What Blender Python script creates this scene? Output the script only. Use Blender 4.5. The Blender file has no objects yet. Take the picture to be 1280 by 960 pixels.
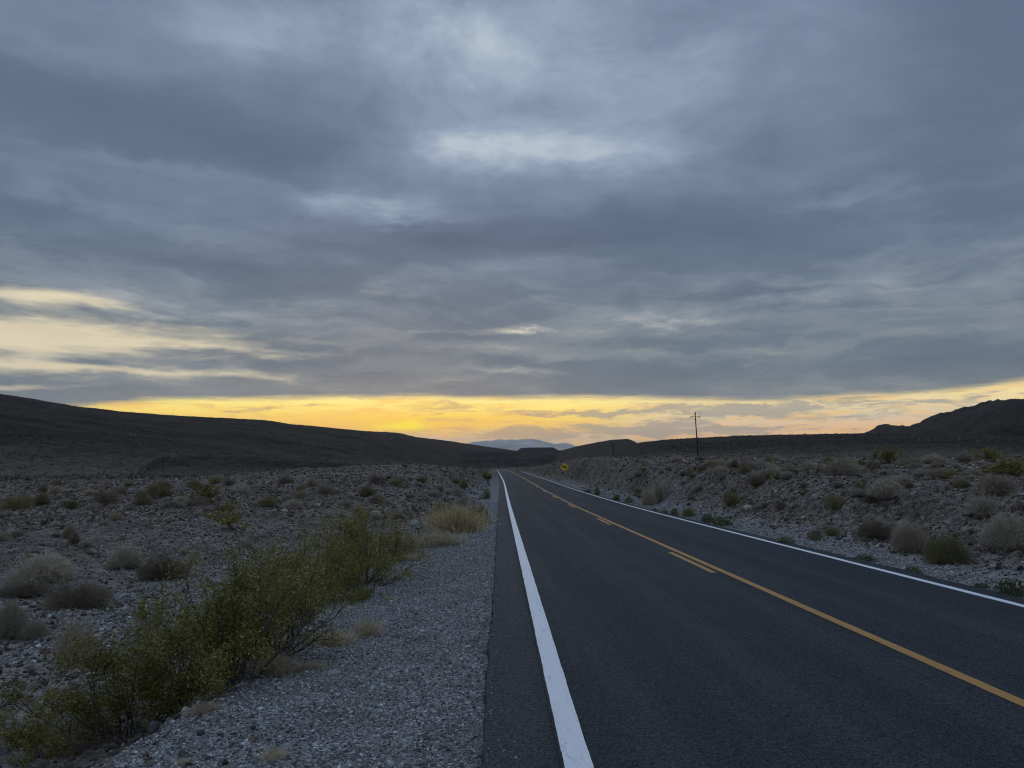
import bpy, math, random
import numpy as np

rng = np.random.default_rng(7)
random.seed(7)
scene = bpy.context.scene
COL = scene.collection
PI = math.pi

# ------------------------------------------------------------------ camera model
EYE = 1.63
FPX = 961.0
YAW = math.atan(14.0 / FPX)
PITCH = math.atan(112.0 / FPX)
FWD = np.array([math.sin(YAW) * math.cos(PITCH), math.cos(YAW) * math.cos(PITCH), math.sin(PITCH)])
RGT = np.array([math.cos(YAW), -math.sin(YAW), 0.0])
UPV = np.cross(RGT, FWD)


def ray(px, py):
    d = FWD * FPX + RGT * (px - 640.0) + UPV * (480.0 - py)
    return d / np.linalg.norm(d)


def azel(px, py):
    d = ray(px, py)
    return math.atan2(d[0], d[1]), math.asin(d[2])


# ------------------------------------------------------------------ noise
def _hash(ix, iy, seed):
    h = (ix.astype(np.int64) * 374761393 + iy.astype(np.int64) * 668265263 + seed * 1442695041) & 0xFFFFFFFF
    h = ((h ^ (h >> 13)) * 1274126177) & 0xFFFFFFFF
    h = (h ^ (h >> 16)) & 0xFFFFFF
    return h.astype(np.float64) / 0xFFFFFF


def vnoise(x, y, seed=0):
    x = np.asarray(x, float); y = np.asarray(y, float)
    ix = np.floor(x); iy = np.floor(y)
    fx = x - ix; fy = y - iy
    fx = fx * fx * fx * (fx * (fx * 6 - 15) + 10); fy = fy * fy * fy * (fy * (fy * 6 - 15) + 10)
    a = _hash(ix, iy, seed); b = _hash(ix + 1, iy, seed)
    c = _hash(ix, iy + 1, seed); d = _hash(ix + 1, iy + 1, seed)
    return (a + (b - a) * fx) * (1 - fy) + (c + (d - c) * fx) * fy - 0.5


def fbm(x, y, oct=4, seed=0, gain=0.5):
    s = 0.0; a = 1.0
    for k in range(oct):
        s = s + a * vnoise(x * 2.0 ** k + 13.7 * k, y * 2.0 ** k - 7.1 * k, seed + k * 17)
        a *= gain
    return s


def sst(a, b, x):
    t = np.clip((x - a) / (b - a), 0, 1)
    return t * t * (3 - 2 * t)


# ------------------------------------------------------------------ road profile
_ty = np.linspace(-100, 1400, 3001)


def _smooth_table(ys, vs, w):
    t = np.interp(_ty, ys, vs)
    k = np.exp(-0.5 * (np.arange(-3 * w, 3 * w + 1) / w) ** 2); k /= k.sum()
    tp = np.pad(t, 3 * w, mode='edge')
    return np.convolve(tp, k, mode='valid')


_ZR = _smooth_table([-100, 40, 74, 104, 150, 205, 225, 270, 320, 400, 560, 720, 760, 1400],
                    [0, 0, .3, .76, 1.4, 2.22, 2.2, 1.7, 1.9, 2.9, 4.6, 6.15, 6.2, 6.0], 16)
_XD = _smooth_table([-100, 90, 150, 207, 300, 400, 560, 720, 800, 1000, 1400],
                    [0, 0, -.5, -1.25, -1.5, -1.8, -3.2, -5.2, -9, -28, -70], 24)


def zr(y): return np.interp(y, _ty, _ZR)
def xd(y): return np.interp(y, _ty, _XD)


XL, XR = -0.10, 6.87          # asphalt edges
# ------------------------------------------------------------------ terrain layers read off the skyline


def prof(pts):
    a = []; t = []
    for px, py in pts:
        az, el = azel(px, py)
        a.append(az); t.append(math.tan(el))
    return np.array(a), np.array(t)


LAY = []


def layer(pts, Rb, Rr, shape=1.25, fall=0.9, noise=0.02, ms=-1.0, rug=0.0):
    a, t = prof(pts)
    if isinstance(Rb, (int, float)): Rb = [(pts[0][0], Rb)]
    if isinstance(Rr, (int, float)): Rr = [(pts[0][0], Rr)]
    ab = np.array([azel(p, 575)[0] for p, _ in Rb]); rb = np.array([v for _, v in Rb])
    ar = np.array([azel(p, 575)[0] for p, _ in Rr]); rr = np.array([v for _, v in Rr])
    LAY.append((a, t, ab, rb, ar, rr, shape, fall, noise, ms, rug))


layer([(-1200, 470), (-500, 445), (-200, 466), (0, 492), (50, 500), (100, 508), (150, 514), (200, 518), (250, 521), (330, 525), (365, 530),
       (400, 533), (450, 538), (485, 540), (500, 541), (520, 546), (560, 551), (600, 557), (630, 561), (660, 566), (700, 575), (770, 594)],
      [(300, 230), (450, 330), (600, 800)], [(200, 800), (450, 950), (640, 1700)], 1.15, noise=0.03, ms=0.13)
layer([(150, 600), (200, 572), (260, 569), (340, 573), (420, 578), (520, 583), (600, 594)], 190, 290, 1.4, noise=0.05)
layer([(540, 596), (600, 574), (642, 565), (648, 562.5), (651, 559.8), (660, 559.2), (692, 559), (696, 561.5), (702, 566), (720, 576), (740, 590)],
      900, 1650, 3.0, noise=0.01)
layer([(620, 594), (640, 588), (680, 573), (705, 562), (720, 558), (745, 553), (765, 549.5), (785, 548.5), (791, 550.5), (797, 554), (830, 557), (900, 570)],
      [(640, 800), (720, 420), (800, 330)], [(640, 1700), (720, 1050)], 1.2, noise=0.03)
layer([(690, 592), (730, 575), (770, 561), (800, 553), (830, 549.7), (870, 547.3), (920, 544.7), (1000, 542.7), (1080, 541.5), (1200, 542), (1300, 545),
       (1700, 550), (2600, 560)],
      [(690, 330), (800, 170), (1000, 130)], [(690, 800), (830, 560), (1000, 540)], 1.1, noise=0.012, ms=0.40)
layer([(1050, 565), (1075, 545), (1085, 538), (1098, 532), (1110, 529.3), (1120, 529.5), (1130, 531.5), (1140, 532.5), (1147, 530), (1165, 520), (1185, 514),
       (1200, 511), (1215, 507.5), (1230, 502.5), (1245, 499.5), (1255, 498.5), (1280, 498), (1350, 487), (1450, 478), (1700, 500), (2600, 540)],
      700, 1500, 1.5, noise=0.12, rug=30)
layer([(1150, 560), (1195, 536), (1215, 524), (1235, 513), (1250, 508.5), (1280, 505), (1350, 500), (1450, 510), (1700, 540)], 640, 1150, 1.6, noise=0.13, rug=26)

_R_y = np.array([-60, 0, 14, 30, 60, 100, 150, 207, 300, 400, 600])
_R_z = np.array([.7, .8, 1.0, 1.55, 2.65, 3.6, 4.3, 4.6, 5.4, 6.5, 8.0])
_RB_z = np.array([.7, .8, 1.0, 1.55, 2.75, 3.7, 3.6, 3.5, 3.2, 4.0, 6.2])     # beside the cut
_L_y = np.array([-60, 0, 15, 22, 30, 45, 70, 120, 250, 400, 700])
_L_z = np.array([-.8, -.85, -.85, -.85, -.6, -.15, .4, .8, 1.1, 1.8, 2.6])
_LB_y = np.array([-60, 0, 16, 26, 36, 60, 100, 150, 207, 300, 400, 700])
_LB_z = np.array([-.8, -.85, -.8, -.30, .60, 1.60, 2.2, 2.6, 2.9, 2.5, 3.2, 6.4])


def H(x, y, detail=True, masks=False):
    x = np.asarray(x, float); y = np.asarray(y, float)
    r = np.hypot(x, y); az = np.arctan2(x, y)
    z0 = zr(y); dx = xd(y)
    xx = x - dx
    dL = XL - xx; dR = xx - XR
    wob = fbm(x * 0.35, y * 0.35, 3, 5)
    # ---- left
    far_l = np.interp(y, _L_y, _L_z); bnk_l = np.interp(y, _LB_y, _LB_z)
    t = sst(14, 34, dL + wob * 6)
    base_l = bnk_l * (1 - t) + far_l * t
    shoulder_l = z0 - 0.055 - 0.035 * np.clip(dL, 0, 2.2)
    wid = 1.95 + 0.25 * wob + 0.35 * np.exp(-((y - 4) / 2.0) ** 2)
    wid = wid - 0.9 * sst(20, 34, y) + 0.6 * sst(120, 220, y)
    rise = np.where(base_l > z0, 3.4, 1.7)
    tl = sst(0, 1, (dL - wid) / rise)
    zl = shoulder_l * (1 - tl) + base_l * tl
    # ---- right
    far_r = np.interp(y, _R_y, _R_z); bnk_r = np.interp(y, _RB_y if False else _R_y, _RB_z)
    t = sst(8, 40, dR + wob * 6)
    base_r = bnk_r * (1 - t) + far_r * t
    wr = 1.15 + 0.35 * wob
    shoulder_r = z0 - 0.05 + 0.06 * np.clip(dR - 0.3, 0, 2.0)
    tr = sst(0, 1, (dR - wr) / (4.4 - 1.4 * sst(15, 35, y)))
    zrr = shoulder_r * (1 - tr) + base_r * tr
    z = np.where(xx < 3.4, zl, zrr)
    # under the road
    under = z0 - 0.055 - (0.10 + 0.0006 * np.clip(y, 0, 400)) * sst(0.0, 0.35, np.minimum(xx - XL, XR - xx))
    on = (xx > XL) & (xx < XR)
    z = np.where(on, under, z)
    off = np.where(xx < 3.4, np.clip(dL, 0, None), np.clip(dR, 0, None))
    rough = np.where(xx < 3.4, tl, sst(0.25, 1.2, tr * 3))
    mound = 0.75 * np.exp(-((x + 8.5) / 5.5) ** 2 - ((y - 66) / 22) ** 2) + 0.7 * np.exp(-((x + 30) / 14) ** 2 - ((y - 100) / 25) ** 2) + 0.5 * np.exp(-((x + 60) / 16) ** 2 - ((y - 125) / 22) ** 2)
    z = z + np.where((xx < XL), tl, 0.0) * mound
    if detail:
        z = z + rough * (0.22 * fbm(x * 0.22, y * 0.22, 3, 11) + 0.13 * fbm(x * 1.1, y * 1.1, 3, 23) * np.clip(1.6 - r / 300, 0.3, 1))
        z = z + sst(0.25, 0.9, off) * 0.03 * fbm(x * 3.1, y * 3.1, 3, 31)
        z = z + rough * 0.5 * fbm(x * 0.045, y * 0.045, 2, 41) * sst(25, 120, off)
        # gully cuts in the banks
        bank = np.where(xx < 3.4, tl * (1 - tl), tr * (1 - tr)) * 4
        z = z + bank * 0.75 * fbm(x * 0.5, y * 0.45, 4, 51) * sst(6, 20, y)
    # ---- hills
    corr = 1 - sst(14, 60, np.abs(xx - 3.4))
    corr = corr * (1 - sst(740, 860, y)) * (y > -200)
    hillm = np.zeros_like(z)
    rough_n = fbm(x * 0.010, y * 0.010, 5, 61) if detail else 0.0
    fine_n = fbm(x * 0.06, y * 0.06, 3, 71) if detail else 0.0
    for a, tt, ab, rb, ar, rr, shp, fall, nz, ms, rug in LAY:
        te = np.interp(az, a, tt)
        Rb = np.interp(az, ab, rb); Rr = np.interp(az, ar, rr)
        zt = EYE + te * Rr
        s = np.clip((r - Rb) / (Rr - Rb), 0, 1)
        zb = EYE - 3.0
        up = zb + (zt - zb) * s ** shp
        up = np.where(r > Rr, zb + (zt - zb) * np.exp(-((r - Rr) / (fall * Rr)) ** 2 * 2.0), up)
        amp = np.clip(te, 0, 1) * Rr * nz * (4.0 * s * (1 - s) + 0.15)
        up = up + amp * (rough_n * 2.0 + fine_n * 0.5) + s * np.clip(te, 0, 1) * 5 * (Rr / 700) * fine_n
        if rug and detail:
            rn_ = 1 - np.abs(fbm(x * .011 + 3, y * .008, 5, 81, .6)) * 3.0
            up = up + (0.25 + 0.75 * np.clip(1.0 - s, 0, 1)) * sst(.05, .3, s) * rug * (rn_ - .72) * np.clip(te / .06, 0, 1)
        up = np.where((te > 0.0005) & (y > -1500), up, -50.0)
        up = up * (1 - corr) - 50 * corr
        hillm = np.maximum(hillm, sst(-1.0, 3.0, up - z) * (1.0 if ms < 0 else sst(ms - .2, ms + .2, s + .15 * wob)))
        k = 1.5
        h = np.clip(0.5 + 0.5 * (up - z) / k, 0, 1)
        z = z * (1 - h) + up * h + k * h * (1 - h) * 0.5
    z = np.where(r > 4000, z * (1 - sst(4000, 9000, r)) + 5 * sst(4000, 9000, r), z)
    if not masks:
        return z
    washl = np.where(xx < 3.4, (1 - sst(0.05, 0.5, tl)), (1 - sst(0.03, 0.16, tr)))
    # pale gravel wash at the foot of the left shoulder
    w2 = np.exp(-((y - 13.5 - 2.0 * wob) / 5.5) ** 2) * np.exp(-((x + 8.5) / 6.0) ** 2) * (xx < 0)
    washl = np.maximum(washl, np.clip(w2 * 1.3 + 0.25 * wob, 0, 0.85) * sst(0.2, 0.8, tl) * (xx < 0) * (y < 24))
    return z, np.clip(washl, 0, 1), hillm, sst(45, 160, r)


def ground_hit(px, py, rmin=2.5, rmax=3000):
    d = ray(px, py)
    rs = np.geomspace(rmin, rmax, 2500)
    hx = rs * d[0]; hy = rs * d[1]; hz = EYE + rs * d[2]
    below = hz < H(hx, hy)
    k = int(np.argmax(below)) if below.any() else len(rs) - 1
    if k > 0:
        lo, hi = rs[k - 1], rs[k]
        for _ in range(12):
            m = 0.5 * (lo + hi)
            if EYE + m * d[2] < H(np.array([m * d[0]]), np.array([m * d[1]]))[0]: hi = m
            else: lo = m
        R = hi
    else:
        R = rs[0]
    return R * d[0], R * d[1], float(H(np.array([R * d[0]]), np.array([R * d[1]]))[0])


# ------------------------------------------------------------------ mesh helpers
def np_mesh(name, verts, faces, mats=(), attrs=None, smooth=False, mat_idx=None):
    """verts (n,3); faces (m,k) int array (k = 3 or 4)"""
    me = bpy.data.meshes.new(name)
    verts = np.ascontiguousarray(verts, np.float32); faces = np.ascontiguousarray(faces, np.int32)
    m, k = faces.shape
    me.vertices.add(len(verts)); me.vertices.foreach_set('co', verts.ravel())
    me.loops.add(m * k); me.loops.foreach_set('vertex_index', faces.ravel())
    me.polygons.add(m)
    me.polygons.foreach_set('loop_start', np.arange(0, m * k, k, dtype=np.int32))
    if mat_idx is not None:
        me.polygons.foreach_set('material_index', np.ascontiguousarray(mat_idx, np.int32))
    for mt in mats: me.materials.append(mt)
    if attrs:
        for an, av in attrs.items():
            at = me.attributes.new(an, 'FLOAT', 'POINT')
            at.data.foreach_set('value', np.ascontiguousarray(av, np.float32))
    me.update(calc_edges=True)
    me.polygons.foreach_set('use_smooth', np.full(m, smooth, dtype=bool))
    me.validate()
    return me


def link(name, me, parent=None, loc=None):
    o = bpy.data.objects.new(name, me); COL.objects.link(o)
    if parent is not None: o.parent = parent
    if loc is not None: o.location = loc
    return o


def tag(o, label=None, cat=None, group=None, kind=None):
    if label: o['label'] = label
    if cat: o['category'] = cat
    if group: o['group'] = group
    if kind: o['kind'] = kind
    return o


class MB:
    def __init__(s): s.v = []; s.f = []; s.n = 0
    def add(s, v, f):
        s.v.append(np.asarray(v, float)); s.f.append(np.asarray(f, int) + s.n); s.n += len(v)
    def tube(s, pts, rad, sides=8, cap=True):
        pts = np.asarray(pts, float); n = len(pts)
        rad = np.broadcast_to(np.asarray(rad, float), (n,))
        V = []
        for i in range(n):
            t = pts[min(i + 1, n - 1)] - pts[max(i - 1, 0)]; t = t / (np.linalg.norm(t) + 1e-9)
            a = np.cross(t, [0, 0, 1.0]) if abs(t[2]) < 0.95 else np.cross(t, [1.0, 0, 0])
            a /= np.linalg.norm(a); b = np.cross(t, a)
            for k in range(sides):
                q = 2 * PI * k / sides
                V.append(pts[i] + rad[i] * (math.cos(q) * a + math.sin(q) * b))
        F = [(i * sides + k, i * sides + (k + 1) % sides, (i + 1) * sides + (k + 1) % sides, (i + 1) * sides + k) for i in range(n - 1) for k in range(sides)]
        if cap:
            c0 = len(V); V.append(pts[0]); V.append(pts[-1])
            for k in range(sides):
                F.append((c0, (k + 1) % sides, k, k)); e = (n - 1) * sides
                F.append((c0 + 1, e + k, e + (k + 1) % sides, e + (k + 1) % sides))
        base = s.n
        s.v.append(np.array(V))
        s.f.append([tuple(i + base for i in f) for f in F]); s.n += len(V)
    def box(s, c, h, ax=None):
        c = np.array(c, float); A = np.eye(3) if ax is None else np.asarray(ax, float)
        V = [c + A[0] * (i * h[0]) + A[1] * (j * h[1]) + A[2] * (k * h[2]) for i in (-1, 1) for j in (-1, 1) for k in (-1, 1)]
        F = [(0, 1, 3, 2), (4, 6, 7, 5), (0, 4, 5, 1), (2, 3, 7, 6), (0, 2, 6, 4), (1, 5, 7, 3)]
        base = s.n
        s.v.append(np.array(V)); s.f.append([tuple(i + base for i in f) for f in F]); s.n += 8
    def mesh(s, name, mats=(), smooth=False, bevel=None):
        me = bpy.data.meshes.new(name)
        fs = []
        for g in s.f:
            for f in g:
                f = [int(i) for i in f]
                if len(f) == 4 and f[2] == f[3]: f = f[:3]
                fs.append(f)
        me.from_pydata(np.concatenate(s.v).tolist(), [], fs)
        for m in mats: me.materials.append(m)
        me.update()
        for p in me.polygons: p.use_smooth = smooth
        return me


# ------------------------------------------------------------------ node helpers
class NT:
    def __init__(s, tree): s.t = tree; s.n = tree.nodes; s.l = tree.links
    def new(s, ty, **kw):
        nd = s.n.new(ty)
        for k, v in kw.items(): setattr(nd, k, v)
        return nd
    def put(s, sock, v):
        if v is None: return
        if isinstance(v, bpy.types.NodeSocket): s.l.new(v, sock)
        else: sock.default_value = v
    def m(s, op, a=None, b=None, c=None, clamp=False):
        nd = s.new('ShaderNodeMath', operation=op, use_clamp=clamp)
        for i, v in enumerate((a, b, c)): s.put(nd.inputs[i], v)
        return nd.outputs[0]
    def v(s, op, a=None, b=None, c=None):
        nd = s.new('ShaderNodeVectorMath', operation=op)
        for i, q in enumerate((a, b, c)):
            if q is not None: s.put(nd.inputs[i], q)
        return nd.outputs['Value'] if op in ('DOT_PRODUCT', 'LENGTH') else nd.outputs[0]
    def scale(s, a, k):
        nd = s.new('ShaderNodeVectorMath', operation='SCALE'); s.put(nd.inputs[0], a); s.put(nd.inputs[3], k); return nd.outputs[0]
    def mix(s, f, a, b, mode='MIX'):
        nd = s.new('ShaderNodeMix', data_type='RGBA', blend_type=mode)
        s.put(nd.inputs[0], f); s.put(nd.inputs[6], a); s.put(nd.inputs[7], b)
        return nd.outputs[2]
    def noise(s, vec, scale, detail=3, rough=0.5, dist=0.0, out=0):
        nd = s.new('ShaderNodeTexNoise'); s.put(nd.inputs['Vector'], vec)
        nd.inputs['Scale'].default_value = scale; nd.inputs['Detail'].default_value = detail
        nd.inputs['Roughness'].default_value = rough; nd.inputs['Distortion'].default_value = dist
        return nd.outputs[out]
    def vor(s, vec, scale, feature='F1'):
        nd = s.new('ShaderNodeTexVoronoi', feature=feature); s.put(nd.inputs['Vector'], vec); nd.inputs['Scale'].default_value = scale
        return nd
    def ss(s, a, b, x):
        nd = s.new('ShaderNodeMapRange', interpolation_type='SMOOTHSTEP')
        s.put(nd.inputs[0], x); s.put(nd.inputs[1], a); s.put(nd.inputs[2], b)
        return nd.outputs[0]
    def lin(s, x, a, b, c, d):
        nd = s.new('ShaderNodeMapRange'); s.put(nd.inputs[0], x)
        for i, q in enumerate((a, b, c, d)): nd.inputs[i + 1].default_value = q
        return nd.outputs[0]
    def ramp(s, x, stops):
        nd = s.new('ShaderNodeValToRGB'); s.put(nd.inputs[0], x)
        e = nd.color_ramp.elements
        while len(e) < len(stops): e.new(0.5)
        for el, (p, c) in zip(e, stops): el.position = p; el.color = c
        return nd.outputs[0]


def srgb(r, g, b):
    f = lambda c: (c / 255 / 12.92) if c / 255 <= 0.04045 else ((c / 255 + 0.055) / 1.055) ** 2.4
    return (f(r), f(g), f(b), 1.0)


def material(name, rough=0.9, spec=0.2):
    m = bpy.data.materials.new(name); m.use_nodes = True
    t = NT(m.node_tree); b = t.n['Principled BSDF']
    b.inputs['Roughness'].default_value = rough; b.inputs['Specular IOR Level'].default_value = spec
    return m, t, b


def attr(t, name):
    nd = t.new('ShaderNodeAttribute'); nd.attribute_name = name; return nd.outputs['Fac']


def pos(t): return t.new('ShaderNodeNewGeometry').outputs['Position']


def bump(t, b, h, dist, strength=1.0):
    nd = t.new('ShaderNodeBump'); nd.inputs['Strength'].default_value = strength; nd.inputs['Distance'].default_value = dist
    t.put(nd.inputs['Height'], h); t.l.new(nd.outputs[0], b.inputs['Normal'])
    return nd


def C(r, g, b): return (r, g, b, 1.0)


# ------------------------------------------------------------------ materials
def mat_ground():
    m, t, b = material('desert_ground', 0.95, 0.1)
    p = pos(t)
    wash = attr(t, 'wash'); hill = attr(t, 'hill'); far = attr(t, 'far')
    v1 = t.vor(p, 7.0); v2 = t.vor(p, 26.0); v3 = t.vor(p, 60.0)
    r1 = t.new('ShaderNodeSeparateColor'); t.l.new(v1.outputs['Color'], r1.inputs[0])
    r2 = t.new('ShaderNodeSeparateColor'); t.l.new(v2.outputs['Color'], r2.inputs[0])
    r3 = t.new('ShaderNodeSeparateColor'); t.l.new(v3.outputs['Color'], r3.inputs[0])
    n1 = t.noise(p, 0.25, 4, 0.6); n2 = t.noise(p, 2.2, 4, 0.6); n3 = t.noise(p, 0.06, 4, 0.6)
    base = t.mix(t.ss(0.35, 0.65, n1), C(.105, .084, .068), (.195, .160, .134, 1))
    base = t.mix(t.ss(0.45, 0.7, n2), base, C(.235, .195, .165))
    stone = t.lin(r1.outputs[0], 0, 1, 0.55, 1.35)
    base = t.mix(1.0, base, t.mix(far, stone, C(1, 1, 1)), 'MULTIPLY')
    base = t.mix(1.0, base, t.lin(r2.outputs[1], 0, 1, 0.6, 1.4), 'MULTIPLY')
    grav = t.mix(t.ss(0.3, 0.7, n2), C(.155, .145, .136), C(.28, .26, .245))
    grav = t.mix(1.0, grav, t.lin(r3.outputs[0], 0, 1, 0.45, 1.55), 'MULTIPLY')
    c = t.mix(wash, base, grav)
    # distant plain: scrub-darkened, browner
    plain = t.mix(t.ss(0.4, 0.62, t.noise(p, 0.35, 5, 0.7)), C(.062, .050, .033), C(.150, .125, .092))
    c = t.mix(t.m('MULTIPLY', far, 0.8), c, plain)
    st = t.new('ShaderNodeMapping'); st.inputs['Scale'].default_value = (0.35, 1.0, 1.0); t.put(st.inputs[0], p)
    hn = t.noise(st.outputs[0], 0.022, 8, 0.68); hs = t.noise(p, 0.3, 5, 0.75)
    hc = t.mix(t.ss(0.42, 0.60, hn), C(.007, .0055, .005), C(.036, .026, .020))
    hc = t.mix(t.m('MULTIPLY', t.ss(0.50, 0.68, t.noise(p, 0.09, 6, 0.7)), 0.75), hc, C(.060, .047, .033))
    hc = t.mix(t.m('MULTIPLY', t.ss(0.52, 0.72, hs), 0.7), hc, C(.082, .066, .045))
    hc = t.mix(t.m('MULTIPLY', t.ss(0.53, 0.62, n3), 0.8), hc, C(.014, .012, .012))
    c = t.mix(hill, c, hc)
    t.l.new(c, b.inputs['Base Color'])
    h = t.m('ADD', t.m('MULTIPLY', v1.outputs['Distance'], t.m('SUBTRACT', 1.0, wash)), t.m('MULTIPLY', v2.outputs['Distance'], 0.35))
    h = t.m('ADD', t.m('MULTIPLY', h, -1.0), t.m('MULTIPLY', n2, 0.8))
    bump(t, b, h, 0.06, 0.9)
    return m


def mat_stone(name, lo, hi, warm=0.0):
    m, t, b = material(name, 0.9, 0.15)
    a = attr(t, 'rnd'); p = pos(t)
    c = t.ramp(a, [(0.0, C(*lo)), (0.62, C(*[(x + y) / 2 * 0.85 for x, y in zip(lo, hi)])), (0.90, C(*hi)), (1.0, C(*[min(.6, x * 1.8) for x in hi]))])
    c = t.mix(1.0, c, t.lin(t.noise(p, 30, 3), 0.3, 0.7, 0.75, 1.2), 'MULTIPLY')
    t.l.new(c, b.inputs['Base Color'])
    return m


def mat_plant(name, c0, c1, c2, rough=0.85, translucent=0.0):
    m, t, b = material(name, rough, 0.12)
    a = attr(t, 'rnd')
    oi = t.new('ShaderNodeObjectInfo')
    c = t.ramp(a, [(0.0, C(*c0)), (0.5, C(*c1)), (1.0, C(*c2))])
    c = t.mix(1.0, c, t.lin(oi.outputs['Random'], 0, 1, 0.75, 1.25), 'MULTIPLY')
    t.l.new(c, b.inputs['Base Color'])
    if translucent:
        tr = t.new('ShaderNodeBsdfTranslucent'); t.l.new(c, tr.inputs[0])
        ms = t.new('ShaderNodeMixShader'); ms.inputs[0].default_value = translucent
        out = t.n['Material Output']
        t.l.new(b.outputs[0], ms.inputs[1]); t.l.new(tr.outputs[0], ms.inputs[2]); t.l.new(ms.outputs[0], out.inputs[0])
    return m


def mat_asphalt():
    m, t, b = material('worn_asphalt', 0.85, 0.12)
    p = pos(t)
    sx = t.new('ShaderNodeSeparateXYZ'); t.l.new(p, sx.inputs[0])
    st = t.new('ShaderNodeMapping'); st.inputs['Scale'].default_value = (1.0, 0.035, 1.0); t.put(st.inputs[0], p)
    v = t.vor(p, 95.0); sc = t.new('ShaderNodeSeparateColor'); t.l.new(v.outputs['Color'], sc.inputs[0])
    c = t.mix(t.noise(p, 0.7, 4, 0.6), C(.029, .033, .038), C(.044, .049, .055))
    c = t.mix(t.m('MULTIPLY', t.ss(0.42, 0.62, t.noise(st.outputs[0], 1.6, 4, 0.6)), 0.45), c, C(.068, .070, .073))
    # lane bands polished by tyres
    for xc in (1.35, 2.95, 4.55, 6.0):
        g = t.m('MULTIPLY', t.m('SUBTRACT', sx.outputs[0], xc), 2.6)
        g = t.m('POWER', 0.3679, t.m('MULTIPLY', g, g))
        c = t.mix(t.m('MULTIPLY', g, 0.22), c, C(.030, .032, .036))
    # paler dusty strip outside the edge line
    ed = t.ss(0.40, 0.18, sx.outputs[0])
    c = t.mix(t.m('MULTIPLY', ed, 0.35), c, C(.085, .086, .088))
    c = t.mix(1.0, c, t.lin(sc.outputs[0], 0, 1, 0.3, 1.8), 'MULTIPLY')
    # cold joint lines
    for xc in (0.335, 3.44):
        g = t.m('ABSOLUTE', t.m('SUBTRACT', t.m('ADD', sx.outputs[0], t.m('MULTIPLY', t.noise(p, 3.0, 2), 0.03)), xc + 0.015))
        c = t.mix(t.m('MULTIPLY', t.ss(0.012, 0.004, g), 0.55), c, C(.015, .015, .016))
    t.l.new(c, b.inputs['Base Color'])
    bump(t, b, t.m('ADD', t.m('MULTIPLY', v.outputs['Distance'], -1.0), t.noise(p, 220, 2)), 0.004, 0.8)
    return m


def mat_paint(name, col, worn, amount):
    m, t, b = material(name, 0.65, 0.25)
    p = pos(t)
    st = t.new('ShaderNodeMapping'); st.inputs['Scale'].default_value = (1.0, 0.3, 1.0); t.put(st.inputs[0], p)
    n = t.noise(p, 70, 3, 0.7); n2 = t.noise(st.outputs[0], 9.0, 4, 0.65)
    f = t.ss(amount, amount + 0.12, t.m('ADD', t.m('MULTIPLY', n, 0.5), t.m('MULTIPLY', n2, 0.5)))
    c = t.mix(f, col, C(*[x * worn for x in col[:3]]))
    c = t.mix(1.0, c, t.lin(n2, 0.3, 0.7, 0.9, 1.08), 'MULTIPLY')
    t.l.new(c, b.inputs['Base Color'])
    bump(t, b, n, 0.003, 0.5)
    return m


def mat_plain(name, col, rough=0.7, spec=0.3, var=0.25, scale=8):
    m, t, b = material(name, rough, spec)
    n = t.noise(pos(t), scale, 4, 0.6)
    t.l.new(t.mix(1.0, C(*col), t.lin(n, 0.3, 0.7, 1 - var, 1 + var), 'MULTIPLY'), b.inputs['Base Color'])
    return m


M_GROUND = mat_ground()
M_ASPH = mat_asphalt()
M_WHITE = mat_paint('white_road_paint', C(.83, .83, .83), 0.5, 0.528)
M_YELLOW = mat_paint('yellow_road_paint', C(.48, .25, .07), 0.45, 0.53)
M_GRAVEL = mat_stone('grey_gravel', (.060, .056, .053), (.46, .43, .40))
M_RUBBLE = mat_stone('brown_rubble', (.042, .032, .026), (.275, .216, .172))
M_ROCK = mat_stone('pale_rock', (.30, .29, .28), (.40, .39, .37))
M_DARKROCK = mat_stone('dark_rock', (.06, .055, .055), (.16, .15, .145))
P_GREY = mat_plant('grey_twigs', (.16, .133, .098), (.36, .305, .232), (.58, .505, .40))
P_BROWN = mat_plant('brown_twigs', (.12, .095, .066), (.22, .178, .125), (.34, .285, .205))
P_OLIVE = mat_plant('olive_twigs', (.115, .103, .05), (.215, .192, .09), (.34, .305, .16))
P_STRAW = mat_plant('dry_straw', (.30, .235, .155), (.52, .425, .29), (.68, .58, .42))
P_TAN = mat_plant('tan_twigs', (.19, .155, .11), (.34, .285, .205), (.48, .405, .30))
P_GOLD = mat_plant('golden_straw', (.25, .185, .10), (.48, .37, .205), (.62, .50, .30))
P_LEAF = mat_plant('creosote_leaves', (.075, .070, .018), (.225, .205, .052), (.41, .37, .125), 0.6, 0.25)
P_GREEN = mat_plant('weed_leaves', (.075, .082, .042), (.14, .148, .075), (.23, .235, .125), 0.7, 0.2)
P_WOOD = mat_plant('dark_wood', (.05, .042, .034), (.095, .08, .066), (.15, .13, .11))
P_SEED = mat_plant('fuzzy_seed', (.36, .33, .12), (.50, .46, .22), (.6, .57, .36))
P_DARKSCRUB = mat_plant('far_scrub', (.045, .040, .025), (.12, .105, .07), (.22, .195, .14))

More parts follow.
